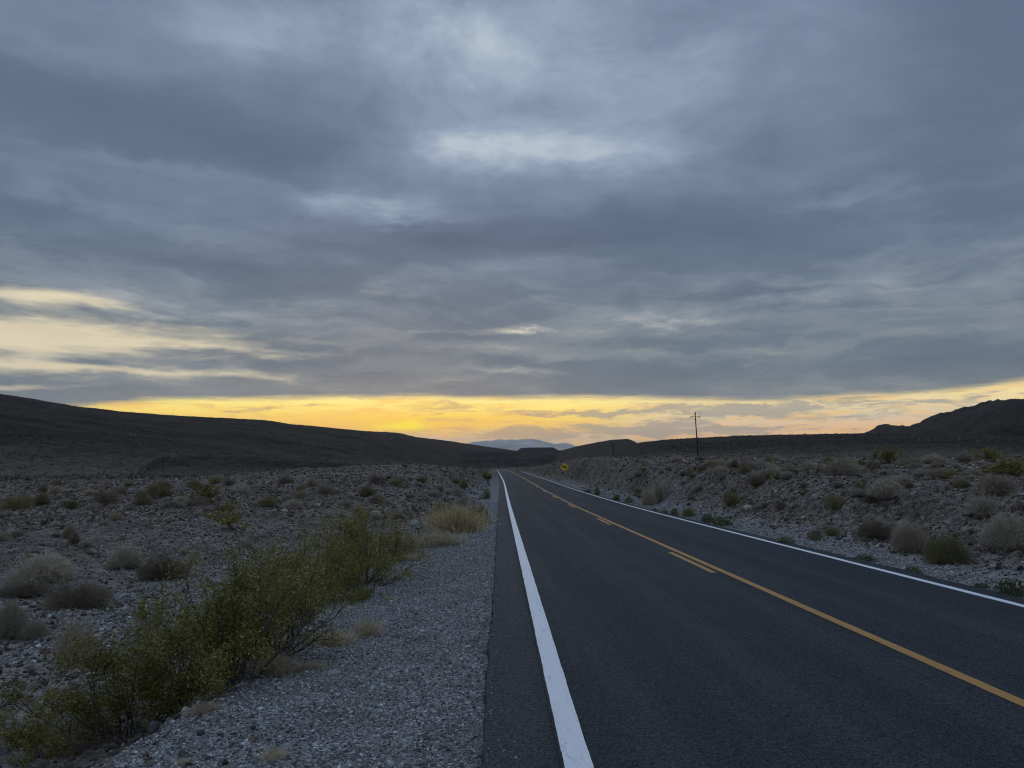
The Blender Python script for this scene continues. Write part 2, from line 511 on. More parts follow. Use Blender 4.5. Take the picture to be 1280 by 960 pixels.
# ------------------------------------------------------------------ ground sheet (polar, one mesh to the horizon)
fine = np.radians(np.arange(-46, 46.01, 0.105))
crs = np.radians(np.concatenate([np.arange(-180, -46, 3.0), np.arange(49, 180, 3.0)]))
azs = np.sort(np.concatenate([fine, crs]))
rad = [0.35]
while rad[-1] < 13800:
    rad.append(rad[-1] * (1.0085 if rad[-1] < 2600 else 1.03))
rad = np.array(rad)
A, R = np.meshgrid(azs, rad)
GX = R * np.sin(A); GY = R * np.cos(A)
GZ, gw, gh, gf = H(GX.ravel(), GY.ravel(), masks=True)
nr, na = A.shape
I = np.arange(nr * na).reshape(nr, na)
Inext = np.roll(I, -1, axis=1)
faces = np.stack([I[:-1], Inext[:-1], Inext[1:], I[1:]], -1).reshape(-1, 4)[:, ::-1]
gv = np.column_stack([GX.ravel(), GY.ravel(), GZ])
gv = np.vstack([gv, [[0, 0, H(np.array([0.0]), np.array([0.01]))[0]]]])
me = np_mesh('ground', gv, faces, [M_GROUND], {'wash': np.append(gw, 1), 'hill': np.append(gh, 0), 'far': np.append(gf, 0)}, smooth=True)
tag(link('ground', me), kind='structure')

# ------------------------------------------------------------------ far mountains
_ma, _mt = prof([(520, 575), (560, 562), (585, 555), (592, 552.5), (600, 551.5), (608, 550.8), (615, 551.2), (622, 550), (632, 550.2), (640, 549), (648, 549.6),
                 (657, 548.8), (666, 549.3), (674, 550.5), (683, 552.6), (690, 554.3), (696, 555), (704, 554.2), (710, 554.6), (718, 556.5), (730, 560), (770, 575)])
ma = np.linspace(azel(500, 560)[0], azel(800, 560)[0], 340)
mr = np.linspace(9500, 13000, 60)
MA, MR = np.meshgrid(ma, mr)
mx = MR * np.sin(MA); my = MR * np.cos(MA)
te = np.interp(MA, _ma, _mt)
s = np.clip((MR - 9500) / 2200, 0, 1)
mz = EYE + te * 11700 * np.where(MR < 11700, s, 1 - np.clip((MR - 11700) / 1300, 0, 1) ** 2)
mz += 260 * fbm(mx * .0011, my * .0011, 5, 91) * s * (1 - s) * 2 + 22 * fbm(mx * .004, my * .004, 4, 95) * s
mi = np.arange(mx.size).reshape(mx.shape)
mf = np.stack([mi[:-1, :-1], mi[:-1, 1:], mi[1:, 1:], mi[1:, :-1]], -1).reshape(-1, 4)[:, ::-1]
M_MTN = mat_plain('mountain_rock', (.60, .54, .50), 0.95, 0.05, 0.3, 0.002)
tag(link('mountains', np_mesh('mountains', np.column_stack([mx.ravel(), my.ravel(), mz.ravel()]), mf, [M_MTN], smooth=True)), kind='structure')

# ------------------------------------------------------------------ road and its painted lines
ry = np.concatenate([np.arange(-12, 1.0, 0.5), np.arange(1.0, 30, 0.04), np.arange(30, 80, 0.25), np.arange(80, 1000, 2.0)])


def road_strip(x0, x1, name, mat, dz, y=None, skirt=False, ragged=0.0, ncol=2, parent=None, seed=0):
    y = ry if y is None else y
    cols = np.linspace(x0, x1, ncol)
    X = np.tile(cols, (len(y), 1)) + xd(y)[:, None]
    if ragged:
        X[:, 0] += ragged * fbm(y * 2.2, y * 0 + seed, 5, 101 + seed, .75); X[:, -1] += ragged * fbm(y * 2.2, y * 0 + 9 + seed, 5, 131 + seed, .75)
    Y = np.tile(y[:, None], (1, ncol))
    Z = zr(Y) + dz
    if skirt:
        X = np.concatenate([X[:, :1] - 0.03, X, X[:, -1:] + 0.03], 1); Y = np.concatenate([Y[:, :1], Y, Y[:, -1:]], 1)
        Z = np.concatenate([Z[:, :1] - 0.16, Z, Z[:, -1:] - 0.16], 1)
    i = np.arange(X.size).reshape(X.shape)
    f = np.stack([i[:-1, :-1], i[:-1, 1:], i[1:, 1:], i[1:, :-1]], -1).reshape(-1, 4)
    return link(name, np_mesh(name, np.column_stack([X.ravel(), Y.ravel(), Z.ravel()]), f, [mat], smooth=not skirt), parent)


road = road_strip(XL, XR, 'road', M_ASPH, 0.0, skirt=True, ragged=0.022, ncol=12)
tag(road, kind='structure')
el = road_strip(0.357, 0.520, 'edge_line', M_WHITE, 0.004, ragged=0.004, parent=road, seed=3)
er = road_strip(6.405, 6.535, 'edge_line', M_WHITE, 0.004, ragged=0.004, parent=road, seed=5)
cl = road_strip(3.67, 3.79, 'centre_line', M_YELLOW, 0.004, ragged=0.004, parent=road, seed=7)
for k in range(-1, 18):
    y0 = 12.95 + 12.1 * k
    yy = np.linspace(y0, y0 + 3.3, 50 if k < 4 else 8)
    road_strip(3.475, 3.585, 'lane_dash', M_YELLOW, 0.004, y=yy, ragged=0.004, parent=road, seed=11 + k)

# ------------------------------------------------------------------ stones
PHI = (1 + 5 ** .5) / 2
ICO_V = np.array([(-1, PHI, 0), (1, PHI, 0), (-1, -PHI, 0), (1, -PHI, 0), (0, -1, PHI), (0, 1, PHI), (0, -1, -PHI), (0, 1, -PHI), (PHI, 0, -1), (PHI, 0, 1), (-PHI, 0, -1), (-PHI, 0, 1)]) / math.sqrt(1 + PHI * PHI)
ICO_F = np.array([(0, 11, 5), (0, 5, 1), (0, 1, 7), (0, 7, 10), (0, 10, 11), (1, 5, 9), (5, 11, 4), (11, 10, 2), (10, 7, 6), (7, 1, 8), (3, 9, 4), (3, 4, 2), (3, 2, 6), (3, 6, 8), (3, 8, 9), (4, 9, 5), (2, 4, 11), (6, 2, 10), (8, 6, 7), (9, 8, 1)])


def stones(name, x, y, size, mat, flat=0.6, embed=0.25):
    n = len(x)
    z = H(x, y)
    rx_ = x - xd(y)
    z = np.where((rx_ > XL) & (rx_ < XR), zr(y), z)
    jit = 1 + rng.uniform(-.38, .38, (n, 12, 1))
    v = ICO_V[None] * jit
    sc = np.stack([rng.uniform(.7, 1.35, n), rng.uniform(.6, 1.1, n), rng.uniform(flat * .6, flat * 1.4, n)], -1)
    v = v * sc[:, None, :]
    tilt = rng.normal(0, .35, (n, 2)); rz = rng.uniform(0, 2 * PI, n)
    c, s_ = np.cos(tilt[:, 0]), np.sin(tilt[:, 0])
    vy = v[..., 1] * c[:, None] - v[..., 2] * s_[:, None]; vz = v[..., 1] * s_[:, None] + v[..., 2] * c[:, None]
    v = np.stack([v[..., 0], vy, vz], -1)
    c, s_ = np.cos(rz), np.sin(rz)
    vx = v[..., 0] * c[:, None] - v[..., 1] * s_[:, None]; vy = v[..., 0] * s_[:, None] + v[..., 1] * c[:, None]
    v = np.stack([vx, vy, v[..., 2]], -1) * (size * .5)[:, None, None]
    v += np.stack([x, y, z + size * embed * flat * .5], -1)[:, None, :]
    f = ICO_F[None] + (np.arange(n) * 12)[:, None, None]
    rnd = np.repeat(rng.random(n), 12)
    return link(name, np_mesh(name, v.reshape(-1, 3), f.reshape(-1, 3), [mat], {'rnd': rnd}))


def polar_samples(n, r0, r1, px0, px1):
    a0 = azel(px0, 592)[0]; a1 = azel(px1, 592)[0]
    r = np.exp(rng.uniform(math.log(r0), math.log(r1), n)); a = rng.uniform(a0, a1, n)
    return r * np.sin(a), r * np.cos(a), r


# shoulder gravel
n = 150000
r = np.exp(rng.uniform(math.log(3.2), math.log(45), n)); x = rng.uniform(-3.0, XL - 0.02, n)
y = np.sqrt(np.clip(r * r - x * x, 1, None))
sz = np.maximum(0.0128 * np.exp(rng.normal(0, .42, n)), r * 0.0014)
keep = sz < 0.09
x, y, sz = x[keep], y[keep], sz[keep]
n4 = 420            # stray stones kicked onto the asphalt edge
ry4 = np.exp(rng.uniform(math.log(3.5), math.log(30), n4)); rx4 = XL + 0.01 + rng.exponential(.09, n4); sz4 = np.maximum(.009 * np.exp(rng.normal(0, .35, n4)), ry4 * .0008)
n2 = 16000          # verge gravel beyond the far edge line
ry2 = np.exp(rng.uniform(math.log(7), math.log(70), n2)); rx2 = XR + 0.06 + np.abs(rng.normal(0, .6, n2))
sz2 = np.maximum(0.02 * np.exp(rng.normal(0, .45, n2)), ry2 * 0.0013)
n3 = 45000          # pale wash floor
rx3 = rng.normal(-7.5, 3.4, n3); ry3 = 7 + rng.gamma(3.2, 2.4, n3)
ok = (rx3 < -3.0) & (ry3 < 26) & (fbm(rx3 * .35, ry3 * .35, 3, 5) > -0.22)
rx3, ry3 = rx3[ok], ry3[ok]
sz3 = np.maximum(0.022 * np.exp(rng.normal(0, .5, len(rx3))), np.hypot(rx3, ry3) * 0.0015)
tag(stones('gravel', np.concatenate([x, rx2, rx3, rx4]), np.concatenate([y, ry2, ry3, ry4]), np.concatenate([sz, sz2, sz3, sz4]), M_GRAVEL, 0.62), kind='stuff',
    label='loose grey gravel strewn over the road shoulders and the wash', cat='gravel')
# rubble on the open desert and the banks
X = []; Y = []; S = []
for n, r0, r1, p0, p1, s0 in ((42000, 5, 45, -120, 600, .035), (34000, 30, 140, -120, 612, .06), (40000, 9, 55, 860, 1420, .04), (27000, 28, 150, 650, 1400, .06)):
    x, y, r = polar_samples(n, r0, r1, p0, p1)
    sz = np.maximum(s0 * np.exp(rng.normal(0, .55, n)), r * .0017 * np.exp(rng.normal(0.1, .3, n)))
    xx = x - xd(y)
    off = np.where(xx < 3.4, XL - xx - 2.2 + 1.2 * sst(20, 34, y), xx - XR - 1.3)
    ok = (off + rng.normal(0, .3, n) > 0.0) & (sz < .5) & (sz < .03 + .010 * r)
    ok &= fbm(x * .3, y * .3, 3, 211) + rng.normal(0, .2, n) > -.28
    X.append(x[ok]); Y.append(y[ok]); S.append(sz[ok])
tag(stones('rubble', np.concatenate(X), np.concatenate(Y), np.concatenate(S), M_RUBBLE, 0.72, 0.2), kind='stuff',
    label='brown angular rubble covering the desert floor and cut banks', cat='rubble')

# ------------------------------------------------------------------ plants: unit meshes


def ribbon_mesh(P, W, seed_rng, facing=None):
    """P (n,k,3) polylines -> flat tapering ribbons; W (n,) base half-widths"""
    n, k, _ = P.shape
    T = P[:, -1] - P[:, 0]
    q = seed_rng.normal(0, 1, (n, 3))
    S = np.cross(T, q); S /= (np.linalg.norm(S, axis=1, keepdims=True) + 1e-9)
    w = np.linspace(1, .35, k)[None, :, None] * W[:, None, None]
    V = np.stack([P - S[:, None] * w, P + S[:, None] * w], 2)        # n,k,2,3
    i = np.arange(n * k * 2).reshape(n, k, 2)
    F = np.stack([i[:, :-1, 0], i[:, :-1, 1], i[:, 1:, 1], i[:, 1:, 0]], -1).reshape(-1, 4)
    return V.reshape(-1, 3), F


def dome_shrub(name, mat, seed, n=700, wid=.010, flat=.75, droop=.12, sub=4, spread=1.0):
    g = np.random.default_rng(seed)
    th = g.uniform(0, 2 * PI, n); u = g.uniform(0.02, 1, n)
    ph = np.arccos(u ** .8)
    lob = 1 + .28 * np.sin(th * 2 + g.uniform(0, 6)) * .6 + .75 * fbm(np.cos(th) * 1.6 + seed, np.sin(th) * 1.6 + ph, 3, seed)
    D = np.stack([np.sin(ph) * np.cos(th) * spread, np.sin(ph) * np.sin(th) * spread, np.cos(ph) * flat + .05], -1) * lob[:, None]
    L = g.uniform(.62, 1.06, n) ** .6
    B = np.stack([g.normal(0, .22, n), g.normal(0, .22, n), np.zeros(n)], -1)
    E = D * L[:, None]
    ts = np.linspace(0, 1, 4)[None, :, None]
    J = g.normal(0, .05, (n, 1, 3))
    P = B[:, None] * (1 - ts) + E[:, None] * ts + J * np.sin(ts * PI) + np.array([0, 0, 1.0]) * (np.sin(ts * PI) * droop - .03)
    V1, F1 = ribbon_mesh(P, np.full(n, wid), g)
    r1 = np.repeat(g.uniform(.1, .7, n), 8)
    # side twiglets on the outer shell
    q = np.repeat(np.arange(n), sub)
    tt = g.uniform(.5, 1.0, len(q))
    o = B[q] * (1 - tt)[:, None] + E[q] * tt[:, None] + np.array([0, 0, 1.0]) * (np.sin(tt * PI) * droop)[:, None]
    dr = D[q] / np.linalg.norm(D[q], axis=1, keepdims=True) * .7 + g.normal(0, .55, (len(q), 3)) + np.array([0, 0, .35])
    dr /= np.linalg.norm(dr, axis=1, keepdims=True)
    P2 = o[:, None] + dr[:, None] * (np.linspace(0, 1, 2)[None, :, None] * g.uniform(.08, .22, len(q))[:, None, None])
    P2[..., 2] = np.maximum(P2[..., 2], 0)
    V2, F2 = ribbon_mesh(P2, np.full(len(q), wid * .8), g)
    r2 = np.repeat(g.uniform(.3, 1, len(q)), 4)
    V = np.vstack([V1, V2]); F = np.vstack([F1, F2 + len(V1)])
    return np_mesh(name, V, F, [mat], {'rnd': np.concatenate([r1, r2])})


def tuft(name, mat, seed, n=420, wid=.008, flat=1.0, lean=.8):
    g = np.random.default_rng(seed)
    th = g.uniform(0, 2 * PI, n); k = g.uniform(0, 1, n) ** .7
    B = np.stack([g.normal(0, .35, n), g.normal(0, .22, n), np.zeros(n) - .02], -1)
    E = B + np.stack([np.cos(th) * k * lean, np.sin(th) * k * lean, (1 - .55 * k) * flat * g.uniform(.5, 1, n)], -1)
    mid = B * .5 + E * .5 + np.array([0, 0, .14]) + g.normal(0, .05, (n, 3))
    P = np.stack([B, B * .3 + mid * .7, mid * .35 + E * .65 + g.normal(0, .03, (n, 3)), E], 1)
    V, F = ribbon_mesh(P, np.full(n, wid), g)
    return np_mesh(name, V, F, [mat], {'rnd': np.repeat(g.uniform(0, 1, n), 8)})


def creosote(seed, n_stem=17, leaves=9000, leaf=.011, open_=.78, lean=(0, 0), flat=1.0, seeds=220, sparse=0.0):
    """returns stem MB mesh, leaf mesh, seed mesh in unit height"""
    g = np.random.default_rng(seed)
    mb = MB(); tips = []
    def grow(p, d, L, rad_, depth):
        k = 5; pts = [p]; dd = d.copy()
        for _ in range(k):
            dd = dd + g.normal(0, .13, 3) + np.array([0, 0, .06]); dd /= np.linalg.norm(dd)
            pts.append(pts[-1] + dd * L / k)
        pts = np.array(pts); pts[:, 2] = np.maximum(pts[:, 2], 0.01)
        mb.tube(pts, np.linspace(rad_, rad_ * .55, k + 1), 5 if depth < 1 else 3, cap=False)
        if depth >= 2:
            tips.append(pts); return
        if depth == 1: tips.append(pts[2:])
        for j in range(4 if depth == 0 else 4):
            q = g.integers(2, k + 1); a = g.normal(0, .55, 3); nd = dd * .9 + a + np.array([0, 0, .2]); nd /= np.linalg.norm(nd)
            if g.random() > sparse * .5: grow(pts[q], nd, L * g.uniform(.42, .68), rad_ * .5, depth + 1)
    for i in range(n_stem):
        th = 2 * PI * i / n_stem + g.normal(0, .3); tilt = g.uniform(.15, 1.15) * open_ * 1.6
        d = np.array([math.sin(tilt) * math.cos(th) + lean[0], math.sin(tilt) * math.sin(th) + lean[1], math.cos(tilt) * flat]); d /= np.linalg.norm(d)
        grow(np.array([g.normal(0, .05), g.normal(0, .05), -.03]), d, g.uniform(.34, .60), .0075, 0)
    stem = mb.mesh('branches', [P_WOOD])
    at = stem.attributes.new('rnd', 'FLOAT', 'POINT'); at.data.foreach_set('value', g.random(len(stem.vertices)).astype(np.float32))
    seg = np.array([(t[i], t[i + 1]) for t in tips for i in range(1, len(t) - 1)])
    w = g.random(len(seg)) ** 4 + .012; w /= w.sum()
    def scatter(n, sz, spread):
        s_ = g.choice(len(seg), n, p=w); u = g.random(n)[:, None]
        c = seg[s_, 0] * (1 - u) + seg[s_, 1] * u + g.normal(0, spread, (n, 3))
        c[:, 2] = np.maximum(c[:, 2], .02)
        a = g.normal(0, 1, (n, 3)); a[:, 2] = np.abs(a[:, 2]) * .8; a /= np.linalg.norm(a, axis=1, keepdims=True)
        b_ = np.cross(a, g.normal(0, 1, (n, 3))); b_ /= np.linalg.norm(b_, axis=1, keepdims=True)
        z_ = sz * g.uniform(.6, 1.3, n)[:, None]
        V = np.stack([c - a * z_, c - b_ * z_ * .45, c + a * z_, c + b_ * z_ * .45], 1).reshape(-1, 3)
        return V, np.arange(n * 4).reshape(n, 4), np.repeat(np.clip(g.normal(.5, .22, n), 0, 1), 4)
    V, F, rn = scatter(leaves, leaf, .03)
    mi_ = np.zeros(len(F), int)
    if seeds:
        V2, F2, rn2 = scatter(seeds, leaf * .7, .034)
        F = np.vstack([F, F2 + len(V)]); V = np.vstack([V, V2]); rn = np.concatenate([rn, rn2]); mi_ = np.concatenate([mi_, np.ones(len(F2), int)])
    lm = np_mesh('leaves', V, F, [P_LEAF, P_SEED], {'rnd': rn}, mat_idx=mi_)
    return stem, lm, None


def weed(name, mat, seed, n=500):
    g = np.random.default_rng(seed)
    c = g.normal(0, 1, (n, 3)); c /= np.linalg.norm(c, axis=1, keepdims=True); c[:, 2] = np.abs(c[:, 2]); c *= g.uniform(.2, 1, n)[:, None] ** .5
    c[:, 2] *= .8
    a = c * .6 + g.normal(0, .6, (n, 3)); a[:, 2] = np.abs(a[:, 2]); a /= np.linalg.norm(a, axis=1, keepdims=True)
    b_ = np.cross(a, g.normal(0, 1, (n, 3))); b_ /= np.linalg.norm(b_, axis=1, keepdims=True)
    z_ = g.uniform(.08, .17, n)[:, None]
    V = np.stack([c - a * z_, c - b_ * z_ * .3, c + a * z_, c + b_ * z_ * .3], 1).reshape(-1, 3)
    return np_mesh(name, V, np.arange(n * 4).reshape(n, 4), [mat], {'rnd': np.repeat(g.uniform(0, 1, n), 4)})


LIB = {}
for nm, mt, kw in (('grey', P_GREY, {}), ('brown', P_BROWN, {}), ('olive', P_OLIVE, {'flat': .8}), ('tan', P_TAN, {'droop': .08})):
    LIB[nm] = [dome_shrub('shrub_twigs', mt, 100 + 10 * i + len(nm), n=620, **kw) for i in range(3)]
    LIB[nm + '_fine'] = [dome_shrub('shrub_twigs', mt, 300 + 10 * i + len(nm), n=2200, wid=.0055, sub=5, **kw) for i in range(2)]
LIB['straw'] = [tuft('straw_blades', P_STRAW, 400 + i, 900, .006) for i in range(3)]
LIB['gold'] = [tuft('straw_blades', P_GOLD, 420 + i, 1500, .006) for i in range(2)]
LIB['weed'] = [weed('weed_leaves', P_GREEN, 440 + i) for i in range(3)]
LIB['ogreen'] = [weed('weed_leaves', P_OLIVE, 450 + i, 800) for i in range(2)]

MPP = lambda x, y: math.hypot(x, y) / FPX


def put_shrub(px, py, wpx, hpx, kind, label, name='desert_shrub', cat='shrub', group=None, var=None):
    x, y, z = ground_hit(px, py)
    k = MPP(x, y)
    me = LIB[kind][(var if var is not None else random.randrange(99)) % len(LIB[kind])]
    o = link(name, me, loc=(x, y + wpx * k * .30, float(H(np.array([x]), np.array([y + wpx * k * .30]))[0]) - .02))
    top = .82 if kind.split('_')[0] in ('grey', 'brown', 'olive', 'tan') else .85
    if top < .83: wpx *= .84; hpx *= .82
    o.scale = (wpx * k * .5, wpx * k * .5, hpx * k / top)
    o.rotation_euler = (0, 0, random.uniform(0, 6.28) if wpx < 1.6 * hpx or kind not in ('straw', 'gold') else random.uniform(-.2, .2))
    tag(o, label, cat, group)
    return o


def put_creosote(px, py, hpx, label, seed, leaves=9000, leaf=.011, group=None, seeds=220, shape=None, **kw):
    x, y, z = ground_hit(px, py)
    k = MPP(x, y)
    e = bpy.data.objects.new('creosote_bush', None); COL.objects.link(e); e.location = (x, y, z - .03)
    e.empty_display_size = .2
    sc = hpx * k
    e.scale = (sc * (shape or 1), sc * (shape or 1), sc)
    e.rotation_euler = (0, 0, kw.pop('rz', 0.0))
    st, lm, sm = creosote(seed, leaves=leaves, leaf=leaf, seeds=seeds, **kw)
    link('branches', st, e); link('leaves', lm, e)
    if sm: link('seed_heads', sm, e)
    tag(e, label, 'bush', group)
    return e


G_C = 'creosote bushes along the gravel edge'
put_creosote(165, 922, 140, 'lowest green creosote bush spilling over the gravel edge, nearest the viewer', 1, 17000, .0112, G_C, 330, shape=1.25, lean=(-.2, 0))
put_creosote(226, 880, 122, 'low wide creosote bush between the nearest one and the tall one', 21, 11000, .0112, G_C, 240, shape=1.2)
put_creosote(292, 856, 205, 'tall green creosote bush with twisting bare stems, in the row by the gravel', 2, 18500, .0095, G_C, 420, shape=.95)
put_creosote(352, 818, 160, 'dense green creosote bush behind the tan grass at the gravel edge', 3, 13000, .0095, G_C, 300, shape=.95)
put_creosote(452, 728, 110, 'fullest green creosote bush at the far end of the row by the gravel', 4, 19000, .0105, G_C, 200, n_stem=24, shape=1.05)
put_creosote(404, 758, 108, 'small green creosote bush squeezed between two taller ones', 14, 14000, .011, G_C, 150, shape=1.0)
put_creosote(440, 752, 30, 'small leafy creosote sprig sticking out over the gravel shoulder', 5, 2200, .028, None, 20, n_stem=7, open_=.9, shape=1.2)
put_creosote(196, 800, 84, 'sparse creosote with a bare dark crooked branch above the pale wash', 6, 900, .022, None, 30, n_stem=5, lean=(-.7, 0), sparse=.8)
put_creosote(30, 935, 80, 'thin creosote with a crooked bare branch in the bottom corner', 7, 3600, .015, None, 60, n_stem=8, open_=.9)
put_creosote(258, 628, 30, 'round dark green creosote bush alone on the rubble rim', 8, 3600, .03, None, 20, shape=.9)
put_creosote(286, 662, 40, 'thin ragged creosote bush on the rubble slope below the round one', 9, 1500, .03, None, 40, n_stem=9, sparse=.3)
put_creosote(1112, 580, 27, 'tall dark green creosote bush standing above the grey shrubs on the plateau', 10, 4500, .028, None, 0, shape=.9)
put_creosote(1238, 577, 20, 'dark green creosote bush farther back at the plateau edge', 11, 4500, .03, None, 0, shape=1.1)
put_creosote(1262, 594, 24, 'broad dark olive creosote bush in front of the far one on the plateau', 12, 4000, .035, None, 0, shape=1.25)
put_creosote(608, 600, 14, 'dark green bush on the cut bank close to the vanishing road', 13, 2200, .05, None, 0, shape=1.0)

S = put_shrub
# left of the road
S(42, 734, 88, 33, 'grey_fine', 'broad grey tan dome shrub at the back of the pale wash', var=0)
S(82, 762, 76, 30, 'brown_fine', 'rounded brown dome shrub in front of the broad grey one', var=1)
S(18, 750, 60, 15, 'brown_fine', 'low flat brown shrub beside the pale wash, at the frame edge')
S(192, 726, 66, 27, 'brown_fine', 'smooth brown dome shrub behind the bare creosote branch', var=0)
S(150, 711, 52, 24, 'grey_fine', 'dark grey dome shrub behind the smooth brown one')
S(4, 800, 42, 42, 'grey_fine', 'grey twiggy shrub cut by the frame edge below the flat brown one')
S(28, 802, 46, 20, 'grey_fine', 'low dark grey shrub on the pale gravel wash')
S(82, 838, 56, 62, 'straw', 'pale dry grass plant behind the lowest creosote', 'dry_grass_clump', 'grass clump')
S(82, 673, 22, 14, 'brown', 'small rounded brown shrub alone on the rubble slope')
S(143, 650, 15, 10, 'tan', 'small pale shrub on the rubble slope, lower of the pale pair')
S(139, 637, 11, 7, 'tan', 'tiny pale shrub on the rubble rim, upper of the pale pair')
S(112, 637, 17, 8, 'tan', 'flat pale shrub at the rubble rim')
S(125, 634, 36, 21, 'brown', 'dark brown green shrub rising over the rubble rim')
S(12, 638, 36, 18, 'olive', 'olive shrub on the rubble rim at the frame edge')
S(175, 632, 32, 15, 'brown', 'reddish brown shrub on the rubble rim')
S(202, 622, 26, 12, 'olive', 'low olive shrub behind the reddish brown one')
S(30, 936, 44, 26, 'ogreen', 'dark olive weed patch in the bottom corner', 'weed', 'weed')
S(70, 946, 46, 36, 'straw', 'tan grass clump in the bottom corner below the lowest creosote', 'dry_grass_clump', 'grass clump')
S(340, 952, 36, 17, 'straw', 'little pale tuft on the shoulder gravel nearest the camera', 'dry_grass_clump', 'grass clump')
S(225, 958, 30, 10, 'straw', 'thin straw wisp on the gravel at the bottom of the picture', 'dry_grass_clump', 'grass clump')
S(487, 751, 20, 8, 'straw', 'tiny pale tuft alone on the gravel shoulder', 'dry_grass_clump', 'grass clump')
S(412, 810, 62, 22, 'straw', 'tan grass clump lying along the gravel edge', 'dry_grass_clump', 'grass clump')
S(457, 797, 42, 26, 'straw', 'upright tan grass clump at the end of the lying one', 'dry_grass_clump', 'grass clump')
S(338, 848, 62, 32, 'straw', 'bushy tan grass clump under the tall creosote', 'dry_grass_clump', 'grass clump')
S(385, 838, 40, 12, 'straw', 'thin trailing dry grass between the two tan clumps', 'dry_grass_clump', 'grass clump')
S(568, 668, 80, 44, 'gold_fine' if 'gold_fine' in LIB else 'gold', 'large golden grass clump leaning over the shoulder', 'dry_grass_clump', 'grass clump')
S(546, 685, 78, 25, 'straw', 'pale straw clump in front of the large golden one', 'dry_grass_clump', 'grass clump')
S(600, 655, 28, 26, 'ogreen', 'olive shrub touching the back of the golden grass')
S(609, 624, 12, 14, 'olive', 'narrow olive shrub close to the asphalt edge')
S(500, 700, 50, 30, 'brown', 'brown twiggy shrub at the foot of the fullest creosote')
S(476, 712, 40, 16, 'grey', 'grey low shrub on the gravel beside the fullest creosote')
S(508, 702, 44, 13, 'straw', 'low pale straw strip between the brown twiggy shrub and the shoulder', 'dry_grass_clump', 'grass clump')
S(252, 894, 42, 16, 'straw', 'low straw clump at the foot of the low wide creosote', 'dry_grass_clump', 'grass clump')
# right of the road
S(1059, 596, 44, 25, 'grey', 'largest round grey shrub on the plateau, left of the tall creosote')
S(1017, 589, 25, 13, 'grey', 'round grey shrub second from the largest on the plateau')
S(990, 590, 25, 11, 'grey', 'round grey shrub third from the largest on the plateau')
S(970, 593, 22, 11, 'grey', 'small grey shrub fourth from the largest on the plateau')
S(1172, 580, 44, 12, 'grey', 'long low grey shrub right of the tall creosote')
S(1142, 583, 34, 13, 'grey', 'low grey shrub touching the tall creosote')
S(1210, 578, 28, 13, 'grey', 'round grey shrub in front of the far dark green creosote')
S(1258, 620, 52, 28, 'tan', 'bright tan shrub in front of the broad olive creosote')
S(1206, 610, 24, 13, 'tan', 'small tan shrub alone on the dark stones')
S(1243, 646, 48, 27, 'grey', 'grey shrub with a dark hollow below the bright tan one')
S(1274, 690, 62, 40, 'grey_fine', 'big pale grey shrub by the road cut at the frame edge')
S(1115, 632, 48, 24, 'grey', 'wide grey dome shrub in the middle of the slope')
S(1130, 604, 38, 11, 'grey', 'flat grey shrub behind the wide dome on the slope')
S(1050, 639, 30, 17, 'olive', 'olive topped shrub left of the wide grey dome')
S(1077, 624, 24, 10, 'grey', 'small grey shrub above the olive topped one')
S(1077, 611, 18, 9, 'olive', 'tiny olive shrub under the largest grey one')
S(1100, 676, 46, 21, 'brown_fine', 'brownish shrub on the lower slope')
S(1148, 692, 48, 38, 'tan_fine', 'shaggy tan shrub near the gravel verge, uphill of the green dome')
S(1195, 706, 54, 31, 'olive_fine', 'neat round green dome shrub at the gravel verge')
S(1022, 676, 22, 16, 'brown', 'small brown shrub by the verge')
S(985, 682, 26, 12, 'weed', 'green weed patch at the edge of the verge', 'weed', 'weed')
S(1145, 718, 19, 11, 'weed', 'small green weed on the gravel below the shaggy tan shrub', 'weed', 'weed')
S(1085, 703, 25, 10, 'weed', 'grey green weed on the gravel beside a pale rock', 'weed', 'weed')
S(1273, 748, 34, 22, 'weed', 'leafy green weed by the white line at the frame edge', 'weed', 'weed')
S(1230, 736, 19, 8, 'weed', 'thin weed on the verge near the leafy one', 'weed', 'weed')
S(917, 634, 30, 20, 'olive', 'dark shrub hanging on the cut bank')
S(950, 609, 34, 14, 'brown', 'brown shrub in the gully above the dark hanging one')
S(812, 632, 24, 23, 'tan', 'tan shrub at the foot of the bank, nearer of the tan pair')
S(825, 629, 20, 24, 'tan', 'upright tan shrub behind its twin at the foot of the bank')
S(832, 646, 11, 11, 'weed', 'dark green weed by the white line, first of a close pair', 'weed', 'weed')
S(844, 645, 11, 11, 'weed', 'dark green weed by a flat pale rock, second of a close pair', 'weed', 'weed')
S(862, 646, 24, 13, 'olive', 'olive shrub at the verge right of the flat pale rock')
S(819, 642, 9, 8, 'weed', 'tiny green weed by the white line below the tan pair', 'weed', 'weed')
S(886, 654, 18, 13, 'weed', 'bright green weed clump at the foot of the bank', 'weed', 'weed')
S(905, 658, 27, 14, 'weed', 'spreading green weed under the dark hanging shrub', 'weed', 'weed')
S(747, 619, 12, 12, 'olive', 'round olive shrub at the verge past the warning sign')
S(735, 618, 10, 8, 'weed', 'low weed beside the round olive shrub', 'weed', 'weed')
S(772, 626, 13, 9, 'olive', 'olive shrub midway between the sign and the tan pair')
S(787, 629, 13, 9, 'weed', 'green weed just before the tan pair', 'weed', 'weed')
S(847, 578, 20, 9, 'tan', 'pale shrub on the bank rim left of the utility pole')
S(890, 583, 22, 9, 'tan', 'pale shrub on the bank rim right of the utility pole')
S(912, 584, 20, 10, 'grey', 'grey shrub on the bank rim, next after the pale one by the pole')
S(932, 585, 22, 11, 'tan', 'pale rounded shrub on the bank rim, farther right of the pole')
